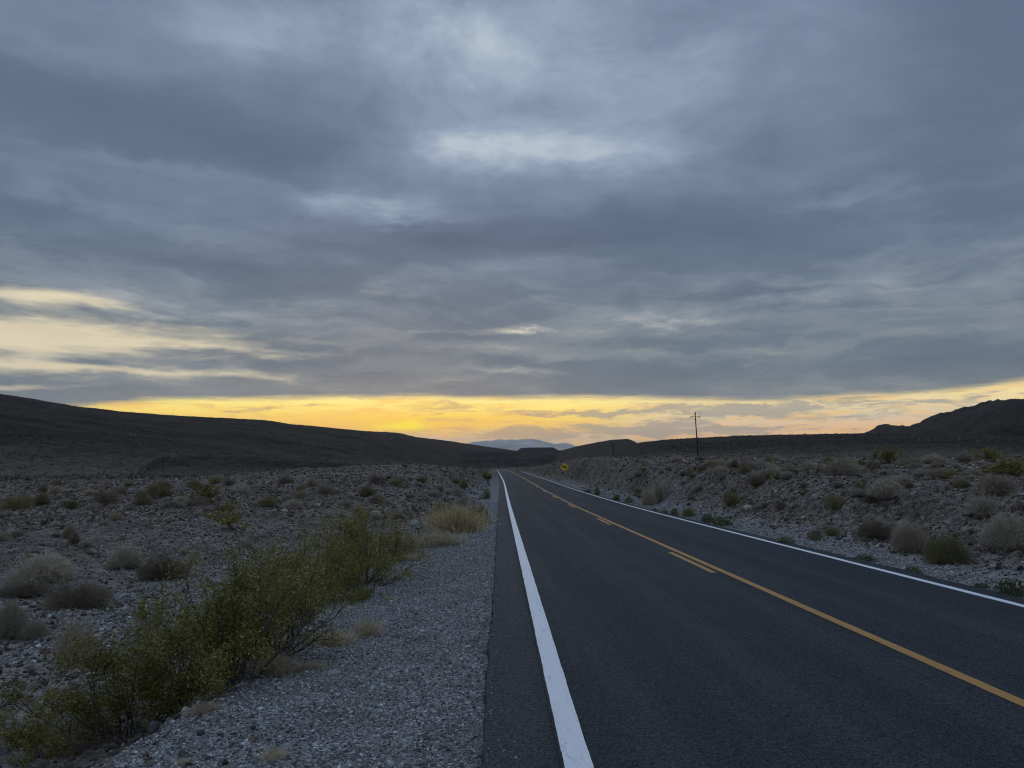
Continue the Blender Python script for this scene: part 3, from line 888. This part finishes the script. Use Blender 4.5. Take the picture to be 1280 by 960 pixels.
S(955, 583, 22, 9, 'grey', 'grey flat shrub behind the pale rounded one on the rim')

# many small shrubs that nothing tells apart


def many(n, px0, px1, py0, py1, kinds, w0, w1, label, group, ar=.46, dens=None):
    for _ in range(n):
        for _try in range(20):
            px = random.uniform(px0, px1); py = py0 + (py1 - py0) * random.random() ** 1.3
            x, y, z = ground_hit(px, py)
            if XL - 1.0 < x - xd(y) < XR + 1.2 or math.hypot(x, y) > 420: continue
            break
        else: continue
        wreal = random.uniform(w0, w1)
        wpx = wreal / MPP(x, y)
        S(px, py, wpx, wpx * ar * random.uniform(.7, 1.2), random.choice(kinds), label, group=group)


many(80, -30, 590, 602, 640, ['grey', 'olive', 'brown', 'olive', 'tan'], .4, 1.2, 'small dull desert shrub on the plain below the long dark hill', 'shrubs on the plain below the dark hill')
many(22, -20, 330, 640, 700, ['grey', 'brown', 'tan'], .25, .6, 'small dry shrub among the rubble left of the creosotes', 'shrubs on the rubble slope')
many(26, 420, 600, 592, 650, ['grey', 'brown', 'tan'], .25, .8, 'small dry shrub on the cut bank where the road vanishes', 'shrubs on the cut bank by the vanishing road')
many(135, 880, 1300, 566, 600, ['grey', 'grey', 'tan', 'olive', 'tan'], .35, .9, 'small grey shrub on the plateau beyond the road cut', 'shrubs on the plateau')
many(34, 960, 1300, 600, 690, ['grey', 'brown', 'tan', 'olive'], .2, .55, 'tiny dry shrub among dark stones on the roadside slope', 'shrubs on the roadside slope')
many(30, 690, 880, 575, 625, ['grey', 'brown', 'olive', 'tan'], .3, .9, 'small shrub on the far cut bank near the warning sign', 'shrubs on the bank by the sign')

# distant scrub on the hills: uncountable
n = 34000
x, y, r = polar_samples(n, 110, 1500, -150, 1450)
zz, _, hm, _ = H(x, y, masks=True)
xx = x - xd(y)
ok = ((xx < XL - 4) | (xx > XR + 6)) & (fbm(x * .02, y * .02, 3, 301) + rng.normal(0, .25, n) > -.1)
x, y, r, zz = x[ok], y[ok], r[ok], zz[ok]
n = len(x); K = 16
hs = rng.uniform(.22, .62, n) * np.clip(r / 260, .8, 1.5)
c = rng.normal(0, 1, (n, K, 3)); c /= np.linalg.norm(c, axis=2, keepdims=True); c[..., 2] = np.abs(c[..., 2]) * .8
c *= rng.uniform(.5, 1, (n, K, 1))
a = rng.normal(0, 1, (n, K, 3)) * .22; b_ = rng.normal(0, 1, (n, K, 3)) * .22
V = np.stack([c - a, c - b_ * .6, c + a, c + b_ * .6], 2) * hs[:, None, None, None]
V += np.stack([x, y, zz - .05], -1)[:, None, None, :]
F = np.arange(n * K * 4).reshape(-1, 4)
rn = np.repeat(np.clip(rng.random((n, 1)) * .8 + rng.random((n, K)) * .2, 0, 1), 4)
tag(link('desert_scrub', np_mesh('desert_scrub', V.reshape(-1, 3), F, [P_DARKSCRUB], {'rnd': rn.ravel()})), kind='stuff',
    label='uncounted dull scrub dotting the far plain and hills', cat='scrub')


# ------------------------------------------------------------------ single rocks
def put_rock(px, py, wpx, hpx, mat, label, seed):
    g = np.random.default_rng(seed)
    x, y, z = ground_hit(px, py); k = MPP(x, y)
    import bmesh
    bm = bmesh.new(); bmesh.ops.create_icosphere(bm, subdivisions=3, radius=1)
    pl = g.normal(0, 1, (9, 3)); pl /= np.linalg.norm(pl, axis=1, keepdims=True); of = g.uniform(.55, .9, 9)
    for v in bm.verts:
        c = np.array(v.co)
        for q, o_ in zip(pl, of):
            d = c @ q - o_
            if d > 0: c = c - q * d * .92
        c = c * (1 + .05 * fbm(np.array([c[0] * 3 + seed]), np.array([c[1] * 3 + c[2] * 2]), 3, seed)[0])
        v.co = c
    me = bpy.data.meshes.new('rock'); bm.to_mesh(me); bm.free(); me.materials.append(mat)
    at = me.attributes.new('rnd', 'FLOAT', 'POINT'); at.data.foreach_set('value', np.full(len(me.vertices), g.uniform(.4, .8), np.float32))
    o = link('rock', me, loc=(x, y, z + hpx * k * .25)); o.scale = (wpx * k * .55, wpx * k * .5, hpx * k * .62)
    o.rotation_euler = (g.normal(0, .15), g.normal(0, .15), g.uniform(-.5, .5))
    return tag(o, label, 'rock')


put_rock(190, 917, 14, 16, M_DARKROCK, 'pointed dark rock standing on the gravel edge', 3)
put_rock(183, 906, 24, 9, M_ROCK, 'pale flat rock at the gravel edge behind the pointed dark one', 4)
put_rock(206, 900, 12, 7, M_ROCK, 'small pale rock on the gravel edge below the lowest creosote', 5)
put_rock(518, 656, 10, 7, M_ROCK, 'whitish boulder at the shoulder beside the fullest creosote', 6)
put_rock(840, 648, 10, 4, M_ROCK, 'flat pale rock lying beside the far white line', 7)
put_rock(1062, 699, 15, 6, M_ROCK, 'pale rock on the verge gravel beside the white line', 8)
put_rock(418, 842, 14, 5, M_ROCK, 'flat pale stone on the gravel below the tan grass', 9)
put_rock(358, 935, 12, 6, M_ROCK, 'light stone on the shoulder gravel next to the little pale tuft', 10)

# ------------------------------------------------------------------ warning sign
M_SIGN = mat_plain('yellow_sign_sheeting', (.92, .55, .025), 0.35, 0.5, 0.05)
M_BLACK = mat_plain('black_sign_ink', (.015, .013, .012), 0.5, 0.3, 0.1)
M_STEEL = mat_plain('galvanised_steel', (.20, .20, .21), 0.5, 0.4, 0.2)
M_BACK = mat_plain('bare_aluminium', (.35, .35, .36), 0.4, 0.5, 0.1)
sx_, sy_ = 8.25, 100.0
sz_ = EYE + (592 - 584) / FPX * 100.0
gz = float(H(np.array([sx_]), np.array([sy_]))[0])
sg = bpy.data.objects.new('warning_sign', None); COL.objects.link(sg); sg.location = (sx_, sy_, gz)
tag(sg, 'yellow diamond warning sign with a black animal silhouette on a post by the road', 'road sign')
mb = MB(); top_ = sz_ - gz
mb.box((0, .045, (top_ + .30) / 2 - .15), (.03, .02, (top_ + .30) / 2 + .15))
link('post', mb.mesh('post', [M_STEEL]), sg)


def diamond(half, th, y0, corner, mat, name):
    pts = []
    s2 = half
    for k in range(4):
        cx, cz = [(0, 1), (1, 0), (0, -1), (-1, 0)][k]
        ctr = np.array([cx, cz]) * (s2 - corner * math.sqrt(2))
        base = [PI / 2, 0, -PI / 2, PI][k]
        for q in np.linspace(base + PI / 4, base - PI / 4, 6):
            pts.append(ctr + corner * np.array([math.cos(q), math.sin(q)]))
    n_ = len(pts)
    V = [(p[0], y0, p[1] + top_) for p in pts] + [(p[0], y0 + th, p[1] + top_) for p in pts]
    F = [list(range(n_)), list(range(2 * n_ - 1, n_ - 1, -1))] + [[i, n_ + i, n_ + (i + 1) % n_, (i + 1) % n_] for i in range(n_)]
    me = bpy.data.meshes.new(name); me.from_pydata(V, [], F); me.materials.append(mat); me.update()
    return link(name, me, sg)


diamond(.595, .004, .020, .05, M_BACK, 'backing_plate')
pan = diamond(.59, .004, .014, .05, M_SIGN, 'sign_panel')
# border line
mb = MB()
for k in range(4):
    a = np.array([(0, 1), (1, 0), (0, -1), (-1, 0)][k]) * .52; b2 = np.array([(0, 1), (1, 0), (0, -1), (-1, 0)][(k + 1) % 4]) * .52
    d = (b2 - a) / np.linalg.norm(b2 - a); nrm = np.array([d[1], -d[0]])
    a2 = a + d * .02; b3 = b2 - d * .02
    c = (a2 + b3) / 2; h = np.linalg.norm(b3 - a2) / 2
    mb.box((c[0], .012, c[1] + top_), (h, .001, .009), [[d[0], 0, d[1]], [0, 1, 0], [nrm[0], 0, nrm[1]]])
link('border', mb.mesh('border', [M_BLACK]), sg)
# a four-legged animal walking to the left
an = [(-.26, .10), (-.30, .06), (-.285, .035), (-.21, .065), (-.165, .02), (-.155, -.05), (-.175, -.20), (-.14, -.20), (-.115, -.07), (.06, -.075), (.10, -.20), (.135, -.20),
      (.125, -.10), (.155, -.06), (.175, -.20), (.21, -.20), (.195, -.04), (.205, .05), (.235, -.05), (.245, -.045), (.225, .08), (.18, .105), (.05, .09), (-.08, .095), (-.15, .13),
      (-.18, .165), (-.175, .225), (-.205, .185), (-.23, .225), (-.235, .165)]
me = bpy.data.meshes.new('animal_symbol')
V = [(p[0] * 1.15, .0115, p[1] * 1.15 + top_) for p in an] + [(p[0] * 1.15, .0135, p[1] * 1.15 + top_) for p in an]; n_ = len(an)
me.from_pydata(V, [], [list(range(n_ - 1, -1, -1)), list(range(n_, 2 * n_))] + [[i, (i + 1) % n_, n_ + (i + 1) % n_, n_ + i] for i in range(n_)])
me.materials.append(M_BLACK); me.update(); link('animal_symbol', me, sg)
mb = MB()
for dz in (-.3, .3): mb.tube([(0, .009, top_ + dz), (0, .03, top_ + dz)], .012, 8)
link('bolt', mb.mesh('bolt', [M_STEEL]), sg)

# ------------------------------------------------------------------ utility poles
M_POLE = mat_plain('weathered_pole', (.035, .028, .024), 0.9, 0.1, 0.3, 3)
M_INS = mat_plain('porcelain', (.12, .10, .09), 0.4, 0.5, 0.1)


def pole(px, py_base, py_top, Y, label, full=True, lean=0.0):
    d = ray(px, py_base); x = d[0] / d[1] * Y
    z = float(H(np.array([x]), np.array([Y]))[0])
    dt = ray(px, py_top); ht = EYE + dt[2] / dt[1] * Y - z
    e = bpy.data.objects.new('utility_pole', None); COL.objects.link(e); e.location = (x, Y, z); tag(e, label, 'utility pole')
    e.rotation_euler = (0, lean, 0)
    mb = MB(); mb.tube([(0, 0, -.5), (0, 0, ht * .5), (0, 0, ht * (.93 if full else 1))], [.14, .12, .09] if full else [.21, .19, .17], 10)
    link('shaft', mb.mesh('shaft', [M_POLE], True), e)
    if full:
        za = ht - 1.30
        mb = MB(); mb.box((-.05, -.14, za), (1.02, .05, .04)); link('crossarm', mb.mesh('crossarm', [M_POLE]), e)
        for s_ in (-1, 1):
            mb = MB(); mb.tube([(s_ * .75 - .05, -.13, za - .05), (0, -.15, za - .75)], .022, 6); link('brace', mb.mesh('brace', [M_POLE]), e)
        mb = MB(); mb.tube([(0, 0, ht * .90), (0, 0, ht * 1.0)], [.03, .012], 6); link('spike', mb.mesh('spike', [M_POLE]), e)
        for xi in (-1.05, .95):
            mb = MB(); mb.tube([(xi, -.14, za - .06), (xi, -.14, za - .22), (xi - .06 * np.sign(xi), -.14, za - .5)], [.05, .075, .05], 8)
            link('insulator', mb.mesh('insulator', [M_INS], True), e)
        mb = MB()
        q = np.linspace(PI, -.25, 14)
        mb.tube([(.62 + .52 * math.cos(t), -.1, za + .55 + .5 * math.sin(t)) for t in q] + [(.75, -.1, za + .25)], .026, 6)
        link('jumper_loop', mb.mesh('jumper_loop', [M_POLE], True), e)
        mb = MB(); mb.tube([(-.10, -.1, za + .5), (-.45, -.12, za + .22), (-.62, -.13, za + .06)], .026, 6); link('drop_wire', mb.mesh('drop_wire', [M_POLE]), e)
        mb = MB(); mb.tube([(0, -.18, za + .3), (0, -.2, za + .95)], [.12, .10], 8); link('cutout_switch', mb.mesh('cutout_switch', [M_INS], True), e)
    else:
        mb = MB(); mb.box((0, -.13, ht - .5), (1.1, .05, .05)); link('crossarm', mb.mesh('crossarm', [M_POLE]), e)
    return e


pole(873, 573, 513, 165.0, 'tall dark utility pole with crossarm and looped wires against the bright horizon', True, -0.045)
pole(767, 577, 553, 290.0, 'smaller distant utility pole standing in front of the dark hillside', False, -0.03)

# ------------------------------------------------------------------ haze
me = bpy.data.meshes.new('haze')
hb = 13950.0; z0_, z1_ = -75.0, 620.0
V = [(i * hb, j * hb, z0_ if k < 0 else z1_) for i in (-1, 1) for j in (-1, 1) for k in (-1, 1)]
me.from_pydata(V, [], [(0, 1, 3, 2), (4, 6, 7, 5), (0, 4, 5, 1), (2, 3, 7, 6), (0, 2, 6, 4), (1, 5, 7, 3)])
mh = bpy.data.materials.new('haze_air'); mh.use_nodes = True
t = NT(mh.node_tree); t.n.remove(t.n['Principled BSDF'])
pv = t.new('ShaderNodeVolumePrincipled'); pv.inputs['Color'].default_value = (.96, .93, .90, 1); pv.inputs['Density'].default_value = 5.2e-5; pv.inputs['Anisotropy'].default_value = 0.1
t.l.new(pv.outputs[0], t.n['Material Output'].inputs['Volume'])
me.materials.append(mh)
tag(link('haze', me), kind='stuff', label='thin even haze filling the valley air', cat='haze')

# ------------------------------------------------------------------ sky
w = bpy.data.worlds.new('World'); scene.world = w; w.use_nodes = True
t = NT(w.node_tree); bg = t.n['Background']
gen = t.new('ShaderNodeTexCoord').outputs['Generated']
nrm = t.v('NORMALIZE', gen)
sp = t.new('ShaderNodeSeparateXYZ'); t.l.new(nrm, sp.inputs[0])
U = t.m('MULTIPLY', t.m('ARCTAN2', sp.outputs[0], sp.outputs[1]), FPX)
Vv = t.m('MULTIPLY', t.m('ARCSINE', sp.outputs[2]), FPX)
# cloud-deck coordinates (plane above): natural perspective for the texture
den = t.m('ADD', t.m('MAXIMUM', sp.outputs[2], 0.0), 0.075)
pc = t.new('ShaderNodeCombineXYZ'); t.put(pc.inputs[0], t.m('DIVIDE', sp.outputs[0], den)); t.put(pc.inputs[1], t.m('DIVIDE', sp.outputs[1], den))
P = pc.outputs[0]
wn = t.noise(P, 1.1, 3, 0.5, out=1)
warp = t.v('SUBTRACT', wn, (0.5, 0.5, 0.5))
Pw = t.v('ADD', P, t.scale(warp, 0.7))
big = t.noise(Pw, 0.75, 5, 0.55)
det = t.noise(Pw, 2.6, 7, 0.62)
uv = t.new('ShaderNodeCombineXYZ'); t.put(uv.inputs[0], U); t.put(uv.inputs[1], Vv)
# warped (U,V) for the placed clouds
n_fine = t.noise(t.v('MULTIPLY', uv.outputs[0], (0.022, 0.05, 0)), 1.0, 6, 0.65, out=1)
n_uv = t.noise(t.v('MULTIPLY', uv.outputs[0], (0.006, 0.016, 0)), 1.0, 7, 0.62, out=1)
UVw = t.v('ADD', uv.outputs[0], t.v('MULTIPLY', t.v('SUBTRACT', n_uv, (.5, .5, .5)), (150.0, 60.0, 0)))
UVw = t.v('ADD', UVw, t.v('MULTIPLY', t.v('SUBTRACT', n_fine, (.5, .5, .5)), (70.0, 26.0, 0)))


def blobs(lst, start=0.0, src=None):
    acc = start
    for px, py, sx, sy, wt in lst:
        az, el_ = azel(px, py); u0, v0 = az * FPX, el_ * FPX
        q = t.v('MULTIPLY_ADD', src or UVw, (1 / sx, 1 / sy, 0), (-u0 / sx, -v0 / sy, 0))
        g = t.m('POWER', 0.36788, t.v('DOT_PRODUCT', q, q))
        acc = t.m('MULTIPLY_ADD', g, wt, acc)
    return acc


deck = blobs([
    (600, 190, 150, 32, .22), (565, 178, 60, 13, .18), (640, 186, 75, 12, .20), (700, 205, 60, 11, .15), (600, 206, 40, 8, .1), (495, 262, 62, 17, .36), (400, 246, 45, 10, .22), (640, 70, 210, 75, .40), (570, 30, 110, 50, .16), (740, 190, 90, 30, .24), (840, 110, 130, 70, .12),
    (330, 45, 130, 34, .22), (60, 70, 110, 22, .13), (210, 213, 110, 9, .16), (1090, 243, 75, 11, .22), (1120, 100, 160, 60, .02), (860, 395, 75, 9, .24), (1000, 372, 110, 9, .18),
    (640, 411, 90, 6, .42), (700, 440, 180, 8, .12), (640, 465, 60, 4, .2), (210, 385, 90, 10, .25), (400, 320, 120, 10, .10), (1150, 330, 150, 12, .08), (560, 340, 120, 9, .07),
    (150, 140, 190, 45, -.22), (360, 190, 90, 22, -.16), (880, 290, 230, 30, -.22), (1220, 60, 110, 140, -.16), (210, 315, 260, 24, -.16), (560, 370, 220, 14, -.12),
    (950, 465, 330, 22, -.12), (400, 455, 200, 14, -.06), (560, 300, 150, 20, -.22), (700, 275, 120, 16, -.12)], 0.375)
deck = t.m('ADD', deck, t.m('MULTIPLY', t.m('SUBTRACT', deck, 0.375), t.m('MULTIPLY', t.m('SUBTRACT', det, 0.5), 2.4)))
deck = t.m('ADD', deck, t.m('MULTIPLY', t.m('SUBTRACT', big, 0.5), 0.42))
deck = t.m('ADD', deck, t.m('MULTIPLY', t.m('SUBTRACT', det, 0.5), 0.46))
lay = t.noise(t.v('MULTIPLY', UVw, (0.0045, 0.030, 0)), 1.0, 7, 0.62, 0.3)
deck = t.m('ADD', deck, t.m('MULTIPLY', t.m('MULTIPLY', t.m('SUBTRACT', lay, 0.5), 0.95), t.ss(azel(640, 200)[1] * FPX, azel(640, 400)[1] * FPX, Vv)))
cold = t.ramp(deck, [(0.0, srgb(82, 99, 123)), (0.25, srgb(97, 114, 138)), (0.5, srgb(124, 141, 165)), (0.75, srgb(152, 168, 189)), (1.0, srgb(184, 198, 210))])
warm = t.ramp(deck, [(0.0, srgb(86, 103, 122)), (0.3, srgb(104, 121, 136)), (0.55, srgb(138, 148, 155)), (0.8, srgb(190, 190, 188)), (1.0, srgb(222, 218, 205))])
el_ref = lambda py: azel(640, py)[1] * FPX
low = t.ss(el_ref(270), el_ref(450), Vv)
cloud = t.mix(low, cold, warm)
hz = t.ss(el_ref(455), el_ref(505), Vv)
cloud = t.mix(t.m('MULTIPLY', hz, 0.34), cloud, srgb(138, 141, 140))

# gaps that let the sunset through
stv = t.v('MULTIPLY', uv.outputs[0], (0.0065, 0.060, 0))
stn = t.noise(stv, 1.0, 7, 0.62, 0.6)
stv2 = t.v('MULTIPLY', uv.outputs[0], (0.016, 0.13, 0))
stn2 = t.noise(stv2, 1.0, 5, 0.6, 0.4)
streak = t.m('ADD', t.m('MULTIPLY', t.m('SUBTRACT', stn, 0.5), 1.0), t.m('MULTIPLY', t.m('SUBTRACT', stn2, 0.5), 0.45))
fc = t.new('ShaderNodeFloatCurve'); cu = fc.mapping.curves[0]
tops = [(-500, 500), (0, 512), (120, 506), (200, 499), (330, 497), (460, 496), (600, 495), (700, 496), (800, 497), (900, 499), (960, 500), (1010, 497), (1080, 492), (1150, 489), (1220, 483), (1280, 475), (1400, 462), (1700, 455)]
pts = [((azel(px, py)[0] + PI) / (2 * PI), azel(px, py)[1] * FPX / 300) for px, py in tops]
while len(cu.points) < len(pts) + 2: cu.points.new(0.5, 0.5)
allp = [(0.0, 0.2)] + pts + [(1.0, 0.2)]
for cp, (a_, b__) in zip(cu.points, allp): cp.location = (a_, b__); cp.handle_type = 'AUTO_CLAMPED'
fc.mapping.update()
t.put(fc.inputs['Value'], t.m('ADD', t.m('DIVIDE', U, 2 * PI * FPX), 0.5))
Ttop = t.m('MULTIPLY', fc.outputs[0], 300.0)
gap = t.ss(-5.0, 6.0, t.m('ADD', t.m('SUBTRACT', Ttop, Vv), t.m('MULTIPLY', streak, 13.0)))
UVh = t.v('ADD', uv.outputs[0], t.v('MULTIPLY', t.v('SUBTRACT', n_uv, (.5, .5, .5)), (170.0, 26.0, 0)))
holes = blobs([(100, 419, 180, 18, 1.22), (230, 408, 90, 8, .25), (0, 418, 90, 18, .3), (10, 371, 75, 10, .85), (110, 379, 90, 5, .55), (150, 462, 190, 6, 1.0), (30, 462, 90, 8, .3), (10, 481, 80, 4, .85), (640, 411, 70, 4, .45), (-160, 420, 120, 24, .9)], src=UVh)
holes = t.m('ADD', holes, t.m('MULTIPLY', streak, 1.0))
holes = t.m('ADD', holes, t.m('MULTIPLY', t.m('SUBTRACT', det, .5), 1.2))
holes = t.m('MULTIPLY', t.ss(0.12, 1.22, holes), t.ss(azel(640, 315)[1] * FPX, azel(640, 362)[1] * FPX, Vv))
# colours inside the low band
bandc = t.ramp(t.m('DIVIDE', Vv, 130.0), [
    (0.0, srgb(205, 180, 160)), (0.30, srgb(196, 178, 160)), (0.38, srgb(214, 186, 150)), (0.46, srgb(240, 200, 104)), (0.54, srgb(250, 216, 104)), (0.66, srgb(252, 232, 136)), (0.80, srgb(244, 218, 150)), (1.0, srgb(236, 222, 175))])
rightp = t.ramp(t.m('DIVIDE', Vv, 130.0), [
    (0.0, srgb(240, 190, 130)), (0.34, srgb(238, 190, 140)), (0.42, srgb(232, 190, 150)), (0.50, srgb(214, 195, 168)), (0.64, srgb(236, 212, 158)), (0.80, srgb(246, 222, 150)), (1.0, srgb(238, 220, 170))])
uR = lambda px: azel(px, 520)[0] * FPX
band = t.mix(t.ss(uR(690), uR(880), U), bandc, rightp)
gsoft = blobs([(500, 530, 150, 13, .75), (580, 515, 240, 12, .2)], src=uv.outputs[0])
band = t.mix(t.m('MINIMUM', gsoft, .9), band, srgb(255, 198, 56))
# grey veils crossing the band
veil = blobs([(575, 508, 36, 4, .9), (560, 516, 55, 3, .5), (780, 516, 90, 5, .8), (700, 520, 60, 3, .6), (960, 508, 75, 6, .85), (870, 520, 110, 7, .6), (1040, 512, 90, 5, .5), (900, 533, 60, 4, .6),
              (780, 541, 130, 8, .75), (640, 541, 130, 6, .55), (1000, 530, 60, 5, .4), (1100, 522, 70, 4, .5), (330, 513, 70, 3, .4), (420, 520, 40, 2.5, .4), (1180, 497, 60, 4, .35)])
veil = t.m('ADD', veil, t.m('MULTIPLY', t.m('SUBTRACT', stn, 0.47), 1.9))
veil = t.m('ADD', veil, t.m('MULTIPLY', t.m('SUBTRACT', t.noise(t.v('MULTIPLY', UVh, (0.018, 0.15, 0)), 1.0, 7, 0.68, 0.8), 0.5), 2.6))
veil = t.m('MULTIPLY', t.ss(0.10, 0.80, veil), 0.82)
orn = t.noise(t.v('MULTIPLY', UVh, (0.010, 0.11, 3.0)), 1.0, 6, 0.65, 0.5)
band = t.mix(t.m('MULTIPLY', t.ss(0.46, 0.64, orn), 0.6), band, srgb(246, 186, 88))
band = t.mix(veil, band, t.mix(t.ss(uR(500), uR(900), U), srgb(186, 156, 116), srgb(150, 147, 142)))
spot = blobs([(500, 534, 34, 5.5, 1.0), (513, 531, 12, 5, .7), (570, 523, 70, 3, .30), (560, 508, 90, 2.5, .2)], src=t.v('ADD', uv.outputs[0], t.v('MULTIPLY', t.v('SUBTRACT', n_uv, (.5, .5, .5)), (30.0, 10.0, 0))))
band = t.mix(t.m('MINIMUM', spot, 1.0), band, srgb(255, 226, 36))
holec = t.mix(t.m('ADD', 0.5, streak, clamp=True), srgb(224, 208, 176), srgb(252, 240, 204))
sky = t.mix(t.m('MULTIPLY', holes, .92), cloud, holec)
sky = t.mix(gap, sky, t.mix(1.0, band, C(1.36, 1.38, 1.30), 'MULTIPLY'))
# unseen deck overhead and behind the viewer, given extra brightness to light the ground
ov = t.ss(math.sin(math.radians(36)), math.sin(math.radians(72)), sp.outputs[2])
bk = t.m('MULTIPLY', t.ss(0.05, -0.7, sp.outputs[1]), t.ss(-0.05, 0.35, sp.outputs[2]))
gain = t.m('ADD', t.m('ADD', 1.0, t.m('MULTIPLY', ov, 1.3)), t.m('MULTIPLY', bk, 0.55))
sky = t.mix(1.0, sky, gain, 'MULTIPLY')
skyt = t.new('ShaderNodeTexSky', sky_type='NISHITA'); skyt.sun_disc = False
SUN_EL, SUN_AZ = math.radians(9.0), azel(505, 533)[0]
skyt.sun_elevation = math.radians(2.0); skyt.sun_rotation = SUN_AZ
skyt.dust_density = 2.0
sky = t.mix(1.0, sky, t.mix(1.0, skyt.outputs[0], (.004, .004, .004, 1), 'MULTIPLY'), 'ADD')
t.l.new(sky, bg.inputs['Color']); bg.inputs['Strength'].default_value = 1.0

ld = bpy.data.lights.new('Sun', 'SUN'); ld.energy = 0.25; ld.angle = math.radians(25); ld.color = (1.0, .86, .68)
lo = bpy.data.objects.new('Sun', ld); COL.objects.link(lo)
sd = np.array([math.sin(SUN_AZ) * math.cos(SUN_EL), math.cos(SUN_AZ) * math.cos(SUN_EL), math.sin(SUN_EL)])
from mathutils import Vector, Matrix
lo.rotation_euler = Vector(sd).to_track_quat('Z', 'Y').to_euler()

# ------------------------------------------------------------------ camera
cd = bpy.data.cameras.new('Camera'); cam = bpy.data.objects.new('Camera', cd); COL.objects.link(cam)
cd.sensor_fit = 'HORIZONTAL'; cd.sensor_width = 36.0; cd.lens = FPX / 1280.0 * 36.0; cd.clip_start = 0.05; cd.clip_end = 40000
cam.matrix_world = Matrix(((RGT[0], UPV[0], -FWD[0], 0), (RGT[1], UPV[1], -FWD[1], 0), (RGT[2], UPV[2], -FWD[2], EYE), (0, 0, 0, 1)))
scene.camera = cam

scene.render.engine = 'CYCLES'; scene.cycles.pixel_filter_type = 'BLACKMAN_HARRIS'; scene.cycles.filter_width = 1.1
scene.view_settings.view_transform = 'Standard'; scene.view_settings.look = 'None'
scene.view_settings.exposure = 0.0; scene.view_settings.gamma = 1.0
cy = scene.cycles
cy.max_bounces = 5; cy.diffuse_bounces = 3; cy.glossy_bounces = 2; cy.transmission_bounces = 3; cy.volume_bounces = 0; cy.transparent_max_bounces = 4
cy.use_adaptive_sampling = True; cy.adaptive_threshold = 0.02
cy.use_denoising = True; cy.denoising_input_passes = 'RGB_ALBEDO_NORMAL'; cy.denoising_prefilter = 'ACCURATE'
try: cy.denoiser = 'OPENIMAGEDENOISE'
except Exception: pass
cy.caustics_reflective = False; cy.caustics_refractive = False
